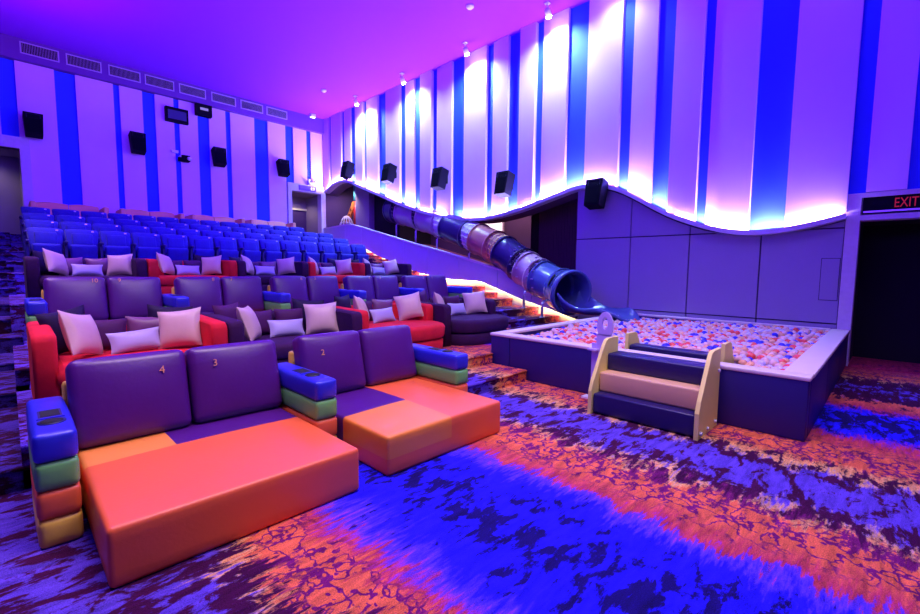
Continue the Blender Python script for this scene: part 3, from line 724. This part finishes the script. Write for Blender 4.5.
for r in range(4):
    for c in range(14):
        if r == 3 and c == 13: continue
        loc = (.30+c*.5545, YBR[r]+.02, ZB[r])
        lab = 'blue velvet theatre seat in the %s of blue seats, %s from the left aisle' % (rows_n[r], ordn[c])
        if c == 13: lab = 'blue velvet theatre seat at the parapet end of the %s of blue seats' % rows_n[r]
        if first: ts.location = loc; ts['label'] = lab; first = False
        else: dup(ts, loc, label=lab)
# tan loveseats
tl = empty('tan_loveseat', (0, 0, 0), 'x', 'loveseat', 'tan loveseats in the last row')
for s in (0, 1):
    m2 = MB(); rows = []
    for u in [i/8 for i in range(9)]:
        x = .14+s*.66+u*.64; top_ = .80+.13*(math.sin(PI*(u*.5 if s == 0 else .5+u*.5))*.5+.5) if False else .88+.06*math.sin(PI*(.15+.7*u))
        rows.append([(x, .0, .3), (x, -.03, .6), (x, .0, top_-.05), (x, .05, top_), (x, .13, top_-.02), (x, .16, .6), (x, .14, .3)])
    m2.grid(rows, M_TAN, closed=True); m2.add(rows[0], [list(range(7))], M_TAN); m2.add(rows[-1], [list(range(7))[::-1]], M_TAN); m2.build('back_cushion', tl)
    m2 = MB(); m2.rbox((.46+s*.66, -.3, .22), (.32, .32, .22), .05, M_TAN, n=3); m2.build('seat_cushion', tl)
for x in (.06, 1.54):
    m2 = MB(); m2.rbox((x, -.1, .44), (.065, .42, .44), .04, M_TAN, n=3); m2.build('armrest', tl)
tll = ['tan leather loveseat at the left end of the last row by the rear door', 'tan leather loveseat second from the left in the last row', 'tan leather loveseat second from the right in the last row', 'tan leather loveseat at the right end of the last row']
for i, x in enumerate((.50, 2.36, 4.16, 5.95)):
    o = tl if i == 0 else dup(tl, (x, 16.4, 2.25)); o.location = (x, 16.4, 2.25); o['label'] = tll[i]

# ------------------------------------------------------------------ ball pit
PX0, PX1, PY0, PY1, PH = 4.85, 9.37, .47, 4.12, .58
t = empty('ball_pit', ((PX0+PX1)/2, (PY0+PY1)/2, 0), 'large rectangular ball pit with navy padded walls and a pale rim under the padded wall', 'ball pit')
off = Vector((-(PX0+PX1)/2, -(PY0+PY1)/2, 0))
def pit(name, fn):
    m2 = MB(); fn(m2); m2.v = [tuple(Vector(v)+off) for v in m2.v]; return m2.build(name, t)
pit('front_wall', lambda m: [m.rbox((PX0+.07, (a+b)/2, .275), (.07, (b-a)/2-.003, .275), .015, M_NAVYPAD, n=2, mid=1) for a, b in ((PY0, 3.78), (3.78, PY1))])
pit('right_wall', lambda m: [m.rbox(((a+b)/2, PY0+.09, .275), ((b-a)/2-.003, .09, .275), .015, M_NAVYPAD, n=2, mid=1) for a, b in ((PX0+.14, 6.4), (6.4, 7.9), (7.9, PX1))])
pit('left_wall', lambda m: m.rbox(((PX0+PX1)/2+.07, PY1-.07, .44), ((PX1-PX0)/2-.07, .07, .12), .01, M_NAVYPAD, n=2, mid=1))
pit('back_wall', lambda m: m.box(PX1-.12, PY0+.18, 0, PX1, PY1-.14, .55, M_NAVYPAD))
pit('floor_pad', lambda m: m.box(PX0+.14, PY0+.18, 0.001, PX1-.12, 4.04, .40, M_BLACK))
pit('front_rim', lambda m: m.rbox((PX0+.085, (PY0+PY1)/2, PH-.015), (.095, (PY1-PY0)/2+.01, .02), .012, M_RIM, n=2, mid=0))
pit('right_rim', lambda m: m.rbox(((PX0+PX1)/2+.09, PY0+.10, PH-.014), ((PX1-PX0)/2-.09, .115, .021), .012, M_RIM, n=2, mid=0))
pit('left_rim', lambda m: m.rbox(((PX0+PX1)/2+.09, PY1-.075, PH-.014), ((PX1-PX0)/2-.09, .085, .021), .012, M_RIM, n=2, mid=0))
pit('back_rim', lambda m: m.rbox((PX1-.055, (PY0+PY1)/2, PH-.013), (.062, (PY1-PY0)/2-.22, .022), .012, M_RIM, n=2, mid=0))
# balls
def ico():
    bm = bmesh.new(); bmesh.ops.create_icosphere(bm, subdivisions=2, radius=.044)
    v = [p.co.copy() for p in bm.verts]; f = [[q.index for q in a.verts] for a in bm.faces]; bm.free(); return v, f
IV, IF = ico()
bcol = [('pearly pink', mat('pearl_pink_ball', (.74, .42, .42), .22), .40), ('pale lavender', mat('lavender_ball', (.62, .50, .80), .22), .18), ('peach', mat('peach_ball', (.80, .36, .22), .22), .15),
        ('coral red', mat('coral_red_ball', (.80, .07, .07), .22), .14), ('deep blue', mat('deep_blue_ball', (.03, .03, .65), .22), .13)]
bme = []
for nme, mm, p in bcol:
    me = bpy.data.meshes.new('play_ball'); me.from_pydata([tuple(v) for v in IV], [], IF); me.materials.append(mm)
    me.polygons.foreach_set('use_smooth', [True]*len(IF)); bme.append(me)
rb = random.Random(3); balls = []
for layer, zb in ((0, .515), (1, .45)):
    iy = 0; y = PY0+.24+layer*.03
    while y < PY1-.18:
        x = PX0+.20+(.042 if iy % 2 else 0)+layer*.02
        while x < PX1-.17:
            bx, by = x+rb.uniform(-.012, .012), y+rb.uniform(-.012, .012)
            z = zb+rb.uniform(-.02, .024)+.02*math.sin(bx*2.1+by*1.3)+(-.03 if by > 3.6 and bx < 6 else 0)
            ok = not (1.10 < by < 2.3 and bx < 5.52) and not (3.0 < by and 7.9 < bx < 9.3 and layer == 0 and z > .5 and by > 3.25)
            if layer == 1 and rb.random() < .25: ok = False
            if ok: balls.append((bx, by, z, layer))
            x += .087
        y += .076; iy += 1
def pick(r):
    a = 0
    for i, (n_, m_, p) in enumerate(bcol):
        a += p
        if r < a: return i
    return 0
balls.sort(key=lambda b: (b[3], b[0]**2+b[1]**2))
rest = MB(); lab = [f'{n_} plastic ball in the near part of the ball pit' for n_, a, b in bcol]
sv = []; sf = []; sm = []
for i, (x, y, z, l) in enumerate(balls):
    ci = pick(rb.random())
    if i < 300:
        o = bpy.data.objects.new('play_ball', bme[ci]); C.objects.link(o); o.location = (x, y, z)
        tag(o, lab[ci], 'ball', 'plastic balls nearest the camera in the pit')
    else:
        o_ = len(sv); sv += [(v.x+x, v.y+y, v.z+z) for v in IV]; sf += [[a+o_ for a in f] for f in IF]; sm += [ci]*len(IF)
me = bpy.data.meshes.new('play_balls'); me.from_pydata(sv, [], sf)
for n_, mm, p in bcol: me.materials.append(mm)
me.polygons.foreach_set('material_index', sm); me.polygons.foreach_set('use_smooth', [True]*len(sf))
o = bpy.data.objects.new('play_balls', me); C.objects.link(o); tag(o, 'mass of pink, red, peach and blue plastic balls filling the pit', 'balls', 'plastic balls nearest the camera in the pit', 'stuff')

# step unit
SX, SY0, SY1 = 4.2, 1.17, 2.20
t = empty('pit_steps', (4.5, 1.68, 0), 'three padded steps between yellow side panels leading over the front wall of the ball pit', 'steps')
def at_(m2): m2.v = [(v[0]-4.5, v[1]-1.68, v[2]) for v in m2.v]; return m2
prof = [(4.20, 0), (4.20, .24), (4.24, .34), (4.46, .69), (4.51, .745), (4.57, .76), (4.79, .76), (4.79, 0)]
for y in (SY0, SY1):
    m2 = MB(); m2.prism(prof, y-.018, y+.018, 1, M_YPANEL); at_(m2).build('side_panel', t)
    bo = MB()
    for x, z in ((4.26, .05), (4.46, .05), (4.70, .06), (4.74, .55)):
        bo.tube([(x, y+(-.018 if y < 1.5 else .018), z), (x, y+(-.036 if y < 1.5 else .036), z)], .016, M_WHITE, 10)
    at_(bo).build('bolts', t)
for nm, x0, z0, z1, m in (('lower_step', 4.23, .01, .215, M_STEPN), ('middle_step', 4.36, .215, .42, M_STEPT), ('top_step', 4.53, .42, .60, M_STEPN)):
    m2 = MB(); m2.rbox(((x0+4.8)/2, (SY0+SY1)/2, (z0+z1)/2), ((4.8-x0)/2, (SY1-SY0)/2-.02, (z1-z0)/2), .022, m, n=3, mid=1); at_(m2).build(nm, t)
t = empty('pit_inner_steps', (5.38, 1.72, .4), 'inner pit steps with two yellow side panels and a navy bar among the balls', 'steps')
for y in (1.22, 2.24):
    m2 = MB(); m2.prism([(-.24, 0), (-.24, .35), (-.02, .35), (.03, .33), (.17, .10), (.17, 0)], y-1.72-.018, y-1.72+.018, 1, M_YPANEL); m2.build('side_panel', t)
m2 = MB(); m2.rbox((-.12, .01, .12), (.1, .49, .1), .025, M_STEPN, n=3, mid=1); m2.build('padded_bar', t)
# lavender slotted board beside the steps
t = empty('slotted_board', (4.72, 2.31, 0), 'upright lavender board with a rounded slot standing left of the yellow steps', 'board')
def stad(cx, r, z0, z1, n=10):
    return [(cx-r, z0)]+[(cx+r, z0)]+[(cx+r*math.cos(a*PI/n), z1-r+r*math.sin(a*PI/n)) for a in range(n+1)]
m2 = MB(); out = []; inn = []
N_ = 28
for i in range(N_):
    a = 2*PI*i/N_; ca, sa = math.cos(a), math.sin(a)
    # outer: tapered tall shape, inner: stadium slot
    out.append((ca*.095, .86+max(-.10, sa*.17))); inn.append((ca*.034, .90+sa*.07))
vs = []
for x in (-.012, .012):
    vs += [(x, p[0], p[1]) for p in out]+[(x, p[0], p[1]) for p in inn]
fs = []
for i in range(N_):
    j = (i+1) % N_
    fs += [(i, j, N_+j, N_+i), (2*N_+i, 3*N_+i, 3*N_+j, 2*N_+j), (i, 2*N_+i, 2*N_+j, j), (N_+i, N_+j, 3*N_+j, 3*N_+i)]
m2.add(vs, fs, M_LAVPANEL)
m2.box(-.012, -.095, .02, .012, .095, .77, M_LAVPANEL); m2.box(-.014, .09, .02, .014, .15, .66, M_LAVPANEL); m2.build('board', t)
m2 = MB(); m2.box(-.08, .06, .58, .02, .17, .60, M_LAVPANEL); m2.build('rim_bracket', t)
m2 = MB(); m2.box(-.06, .02, 0, .06, .24, .02, M_WHITE); m2.build('foot_plate', t)

# ------------------------------------------------------------------ tube slide
SP = [(4.6, 8.33, .93), (5.06, 8.55, 1.04), (5.51, 8.75, 1.13), (5.96, 8.93, 1.25), (6.63, 9.07, 1.54), (7.4, 9.2, 1.98), (8.36, 9.35, 2.32), (9.54, 9.5, 2.69), (10.99, 9.7, 3.11), (12.38, 9.85, 3.42), (13.3, 9.95, 3.64)]
sx = lambda y: lerp([(a, b) for a, b, c in SP], y); sz = lambda y: lerp([(a, c) for a, b, c in SP], y)
def sxs(y): return sum(sx(y+d) for d in (-.4, -.2, 0, .2, .4))/5
def szs(y): return sum(sz(y+d) for d in (-.4, -.2, 0, .2, .4))/5
root = empty('tube_slide', (8.6, 5.1, .3), 'long tube slide of coloured plastic sections running down behind the parapet into the ball pit', 'slide')
RO = Vector(root.location)
def put(m2, name, par=None):
    m2.v = [tuple(Vector(v)-RO) for v in m2.v]; return m2.build(name, par or root)
def sect(y0, y1, r, m, name, n=28, inner=True):
    k = max(2, int(abs(y1-y0)/.12)); P_ = [(sxs(y0+(y1-y0)*i/k), y0+(y1-y0)*i/k, szs(y0+(y1-y0)*i/k)) for i in range(k+1)]
    m2 = MB(); m2.tube(P_, r, m, n, caps=False)
    if inner: m2.tube(P_, r-.02, m, n, caps=False)
    return put(m2, name)
def ring(y, m, r0=.42, r1=.47, w=.05, name='flange'):
    P_ = [(sxs(y-w/2), y-w/2, szs(y-w/2)), (sxs(y-w/2), y-w/2+.001, szs(y-w/2)), (sxs(y+w/2), y+w/2-.001, szs(y+w/2)), (sxs(y+w/2), y+w/2, szs(y+w/2))]
    m2 = MB(); m2.tube(P_, [r0, r1, r1, r0], m, 28, caps=False); return put(m2, name)
def mesh_sec(y0, y1, m, name):
    # lattice of hoops and bars around the tube
    m2 = MB(); nb = 20; k = 3
    def circ(y, r=.405):
        tx = Vector((sxs(y+.05)-sxs(y-.05), .1, szs(y+.05)-szs(y-.05))).normalized(); a = tx.cross(Vector((0, 0, 1))).normalized(); b = a.cross(tx); c = Vector((sxs(y), y, szs(y)))
        return [c+a*math.cos(i/nb*2*PI)*r+b*math.sin(i/nb*2*PI)*r for i in range(nb)]
    cs = [circ(y0+(y1-y0)*i/k) for i in range(k+1)]
    for c_ in cs: m2.tube(c_+[c_[0]], .012, m, 5, caps=False)
    for i in range(nb): m2.tube([c_[i] for c_ in cs], .010, m, 5)
    put(m2, name)
    # translucent clear shell
    k2 = 3; P_ = [(sxs(y0+(y1-y0)*i/k2), y0+(y1-y0)*i/k2, szs(y0+(y1-y0)*i/k2)) for i in range(k2+1)]
    m3 = MB(); m3.tube(P_, .39, {M_WHITEM: MSHW, M_GOLDM: MSHG}.get(m, MSHD), 28, caps=False); put(m3, 'clear_shell')
MSHW = mat('milky_clear_shell', (.88, .84, .92), .3, alpha=.85); MSHG = mat('gold_clear_shell', (.85, .50, .28), .3, alpha=.7); MSHD = mat('smoky_clear_shell', (.06, .04, .09), .2, alpha=.75)
secs = [(12.7, 13.15, M_SLIDEN, 't'), (12.4, 12.7, M_DARKM, 'm'), (11.42, 12.4, M_SLIDEV, 't'), (11.1, 11.42, M_DARKM, 'm'), (10.2, 11.1, M_SLIDEV, 't'), (9.78, 10.2, M_WHITEM, 'm'), (8.83, 9.78, M_SLIDEN, 't'), (8.4, 8.83, M_WHITEM, 'm'),
        (7.75, 8.4, M_SLIDEC, 't'), (7.38, 7.75, M_GOLDM, 'm'), (6.75, 7.38, M_SLIDEN, 't'), (6.55, 6.75, M_DARKM, 'm'), (6.15, 6.55, M_SLIDEP, 't'), (5.98, 6.15, M_DARKM, 'm'), (5.3, 5.98, M_SLIDEB, 't')]
nmm = {M_SLIDEN: 'navy_tube_section', M_SLIDEV: 'violet_tube_section', M_SLIDEC: 'copper_tube_section', M_SLIDEP: 'pink_tube_section', M_SLIDEB: 'blue_tube_section', M_WHITEM: 'white_mesh_section', M_GOLDM: 'gold_mesh_section', M_DARKM: 'smoky_mesh_section'}
for a, b, m, k in secs:
    if k == 't': sect(a, b, .42, m, nmm[m]); ring(a, m, .41, .455, .035); ring(b, m, .41, .455, .035)
    else: mesh_sec(a, b, m, nmm[m])
# bolts around the last flanges
m2 = MB()
for y in (5.98, 6.15, 6.55, 6.75):
    for i in range(14):
        a = i/14*2*PI; m2.rbox((sxs(y)+.455*math.cos(a), y, szs(y)+.455*math.sin(a)), (.014, .03, .014), .006, M_STEEL, n=1, mid=0)
put(m2, 'flange_bolts')
# exit collar and open chute
cc = Vector((8.55, 5.04, 1.02)); cn = Vector((-.40, -.90, -.14)).normalized(); ca_ = cn.cross(Vector((0, 0, 1))).normalized(); cb_ = ca_.cross(cn)
SGN = 1 if ca_.x > 0 else -1
if cb_.z < 0: cb_ = -cb_
def cring(off, r, n=40, k=1.0): return [cc+cn*off+ca_*math.cos(i/n*2*PI)*r*k+cb_*math.sin(i/n*2*PI)*r for i in range(n)]
m2 = MB()
prof = [(-.34, .42), (-.33, .455), (-.08, .465), (-.06, .485), (.10, .50), (.13, .485), (.13, .455), (.10, .44), (-.1, .40), (-.34, .40)]
m2.grid([cring(o_, r_) for o_, r_ in prof], M_SLIDEB, closed=True); put(m2, 'exit_collar')
m2 = MB()
for w_ in (-.01, -.14):
    pts_ = []
    for q in range(7):
        a = R_(180-12-36*q/6)      # ca_ points away from the room, so 180 deg is the near flank
        pts_.append(cc+cn*w_+ca_*math.cos(a)*(.478)*SGN+cb_*math.sin(a)*.478)
    m2.tube(pts_, .022, M_BLACK, 8)
put(m2, 'hand_slots')
# chute stations: y, near side lip (x, z), far side lip (x, z), floor z
CH = [(5.05, 8.13, 1.0, 8.98, 1.02, .62), (4.9, 8.12, .86, 8.97, .96, .61), (4.75, 8.12, .77, 8.96, .89, .605), (4.6, 8.13, .72, 8.95, .80, .60), (4.45, 8.14, .70, 8.94, .73, .60), (4.3, 8.15, .72, 8.93, .69, .60), (4.15, 8.16, .73, 8.93, .68, .60),
      (4.0, 8.17, .71, 8.93, .70, .585), (3.88, 8.19, .67, 8.92, .72, .56), (3.76, 8.23, .61, 8.90, .68, .53), (3.66, 8.29, .55, 8.86, .60, .50), (3.60, 8.38, .50, 8.80, .51, .47)]
rows = []
for y, xa, za, xb, zb_, zf in CH:
    row = []
    for i in range(25):
        u = -1+2*i/24; x = xa+(xb-xa)*(u+1)/2; zz = za if u < 0 else zb_
        row.append(Vector((x, y, zf+(zz-zf)*abs(u)**2.6)))
    l, r = row[0], row[-1]
    lipL = [Vector((l.x-.05, y, l.z-.05)), Vector((l.x-.055, y, l.z)), Vector((l.x-.03, y, l.z+.022))]
    lipR = [Vector((r.x+.03, y, r.z+.022)), Vector((r.x+.055, y, r.z)), Vector((r.x+.05, y, r.z-.05))]
    outer = [Vector((p.x, p.y, p.z-.04)) for p in reversed(row[2:-2])]
    rows.append(lipL+row+lipR+outer)
m2 = MB(); m2.grid(rows, M_SLIDEB, closed=True); m2.add(rows[0], [list(range(len(rows[0])))], M_SLIDEB); m2.add(rows[-1], [list(range(len(rows[-1])))], M_SLIDEB)
put(m2, 'exit_chute')
# supports
for (x, y, zt, zb, dx) in ((8.42, 5.60, .80, .425, -.12), (8.62, 6.25, 1.0, .585, -.16)):
    m2 = MB(); m2.tube([(x+.12, y, zt), (x+.02, y, zt-.0), (x-.05, y, zt-.06), (x-.07, y, zt-.14), (x-.07, y, zb)], .03, M_METAL, 10); m2.tube([(x-.07, y, zb), (x-.07, y, zb+.02)], .06, M_METAL, 12); put(m2, 'support_post')
for y in (8.55, 10.1, 11.3, 12.5):
    x = sxs(y)-.30; zt = szs(y)-.40; zb = lerp([(5.5, .3), (6.6, .85), (14.9, 2.85)], y)
    m2 = MB(); m2.tube([(x+.25, y, zt), (x+.05, y, zt), (x, y, zt-.06), (x, y, zb)], .028, M_METAL, 8); m2.box(x-.06, y-.05, zb, x+.06, y+.05, zb+.02, M_METAL); put(m2, 'support_post')

# play structure in the far end of the recess
t = empty('climbing_structure', (10.2, 16.1, 2.85), 'orange slanted climbing panel with a teal and red padded post under the far arch', 'play equipment')
m2 = MB(); m2.tube([(0, -.12, 0), (0, -.12, .25)], .13, M_BLK, 12); m2.build('post_foot', t)
m2 = MB(); m2.tube([(0, -.12, .25), (0, -.12, 1.35)], .125, M_REDPL, 12); m2.build('red_post_pad', t)
m2 = MB(); m2.tube([(0, -.12, 1.35), (0, -.12, 2.05)], .125, M_TEAL, 12); m2.build('teal_post_pad', t)
m2 = MB()
m2.prism([(1.05, .0), (.86, .0), (.05, 1.15), (.05, 1.38), (.14, 1.38), (.95, .28)], -.04, .04, 0, M_ORPL)
m2.build('climbing_panel', t)
m2 = MB()
for i in range(5):
    y = .22+i*.14; z = 1.0-i*.2; m2.box(-.06, y, z, -.041, y+.05, z+.10, M_BLK)
m2.build('panel_holes', t)
t = empty('net_dome', (9.95, 16.35, 2.85), 'small white netted dome in front of the orange climbing panel', 'play equipment')
m2 = MB()
for k_ in range(6):
    a = k_/6*PI; m2.tube([(math.cos(a)*.32*math.cos(q/10*PI), math.sin(a)*.32*math.cos(q/10*PI), .78*math.sin(q/10*PI)) for q in range(11)], .022, M_WHITE, 6)
m2.build('ribs', t)
m2 = MB()
for zz, rr in ((.26, .31), (.50, .25), (.68, .15)): m2.tube([(rr*math.cos(q/16*2*PI), rr*math.sin(q/16*2*PI), zz) for q in range(17)], .016, M_WHITE, 6)
m2.build('hoops', t)
mb = MB(); mb.box(11.72, 16.2, 2.85, 11.79, 17.1, 4.2, M_PLINTH); mb.box(11.70, 16.3, 2.85, 11.72, 17.0, 4.1, M_GLOWB); struct(mb, 'door_4')

# ------------------------------------------------------------------ lights
def area(name, loc, rot, sx_, sy_, col, e, spread=180):
    l = bpy.data.lights.new(name, 'AREA'); l.shape = 'RECTANGLE'; l.size = sx_; l.size_y = sy_; l.color = col; l.energy = e; l.spread = R_(spread)
    o = bpy.data.objects.new(name, l); C.objects.link(o); o.location = loc; o.rotation_euler = [R_(a) for a in rot]; return o
def spotl(name, loc, tgt, col, e, ang, blend=.6, rad=.06):
    l = bpy.data.lights.new(name, 'SPOT'); l.color = col; l.energy = e; l.spot_size = R_(ang); l.spot_blend = blend; l.shadow_soft_size = rad
    o = bpy.data.objects.new(name, l); C.objects.link(o); o.location = loc
    o.rotation_euler = (Vector(tgt)-Vector(loc)).to_track_quat('-Z', 'Y').to_euler(); return o
# added violet and magenta fill without fixtures, tinting ceiling and walls
area('violet_ceiling_fill', (3.0, 6.5, 5.2), (180, 0, 0), 5, 9, (.06, .0, 1.0), 300)
area('magenta_ceiling_fill', (.3, 12.6, 5.7), (180, 0, 0), 2, 3, (.75, .0, 1), 90)
area('magenta_ceiling_fill', (7.6, 7.5, 5.6), (180, 0, 0), 1, 11, (.45, .0, 1), 18)
area('violet_wash_rear', (3.5, 7.5, 5.6), (75, 0, 0), 7, 1.5, (.13, .03, 1.0), 420, 130)
area('front_violet_fill', (2.5, -2.4, 6.8), (36, 0, 0), 8, 2.5, (.18, .07, 1.0), 130)  # added violet fill high in front
area('front_sofa_fill', (2.0, 1.9, 7.0), (8, 0, 0), 3, 1.5, (1.0, .74, .80), 165, 110)  # added pinkish fill over the front sofas, no fixture
area('pit_fill', (4.2, -.4, 6.9), (20, 0, 0), 2, 1, (1.0, .88, .72), 62, 100)  # added warm fill to brighten pit steps and carpet, no fixture
area('aisle_fill', (-1.0, 8.5, 6.9), (0, 0, 0), 1.2, 9, (.9, .55, 1.0), 250, 80)  # added downward fill to lighten the aisle treads, no fixture
area('side_wash', (-2.5, 3.5, 4.6), (0, -104, 0), 2, 9, (.12, .02, 1.0), 330, 120)
for i, (y, l_) in enumerate(SY):
    spotl('spot_beam', (8.93, y, 7.18), (9.42, y, 5.6), (.48, .86, 1.0), (1300, 1300, 1400, 1600, 230, 0)[i], 150, 1.0)
NL = 25
for i in range(NL):
    y = .98+(16.4-.98)*i/(NL-1); h_ = .30
    sl_ = math.atan2(zled(y+h_)-zled(y-h_), 2*h_)
    area('ledge_glow', (9.32, y, zled(y)+.015), (180+math.degrees(sl_), 0, 0), .05, .6, (.42, .36, 1.0), 95)
for i in range(6):
    y = 5.9+i*1.5
    area('stair_glow', (9.05, y, pb(y)-.02), (0, 25, 0), .04, 1.4, (1, .88, .58), 5)
spotl('recess_fill', (10.9, 8.4, 4.2), (10.6, 9.0, 2.4), (1.0, .55, .50), 150, 140)  # added fill spots brightening the slide recess, no fixtures
spotl('recess_fill', (10.9, 11.5, 4.6), (10.6, 11.2, 3.0), (.75, .4, 1.0), 130, 140)
spotl('recess_fill', (9.75, 16.0, 4.6), (10.3, 16.6, 3.0), (1.0, .8, .8), 60, 150)  # added fill to brighten the climbing panel and post
spotl('corridor_lamp', (8.7, YR+1.0, 4.4), (8.7, YR+1.2, 2.5), (1.0, .8, .8), 25, 150)
spotl('corridor_lamp', (-.6, YR+.8, 4.5), (-.6, YR+1.2, 2.5), (1.0, .8, .8), 25, 150)
w = bpy.data.worlds.new('world'); sc.world = w; w.use_nodes = True
w.node_tree.nodes['Background'].inputs[0].default_value = (.10, .04, .6, 1); w.node_tree.nodes['Background'].inputs[1].default_value = .2

# ------------------------------------------------------------------ camera
F = 442.75; P0, TH, RL = .0861, .7748, .0095
fh = Vector((math.cos(TH), math.sin(TH), 0)); r0 = Vector((math.sin(TH), -math.cos(TH), 0))
fw = fh*math.cos(P0)-Vector((0, 0, math.sin(P0))); u0 = fh*math.sin(P0)+Vector((0, 0, math.cos(P0)))
rr = r0*math.cos(RL)+u0*math.sin(RL); uu = u0*math.cos(RL)-r0*math.sin(RL)
cam = bpy.data.cameras.new('camera'); cam.sensor_width = 36; cam.lens = F/920*36; cam.clip_start = .05; cam.clip_end = 100
co = bpy.data.objects.new('camera', cam); C.objects.link(co)
mw = Matrix((rr, uu, -fw)).transposed().to_4x4(); mw.translation = (0, 0, 1.5); co.matrix_world = mw
sc.camera = co
sc.view_settings.view_transform = 'Standard'; sc.view_settings.look = 'None'; sc.view_settings.exposure = 0; sc.view_settings.gamma = 1
sc.view_settings.use_curve_mapping = False
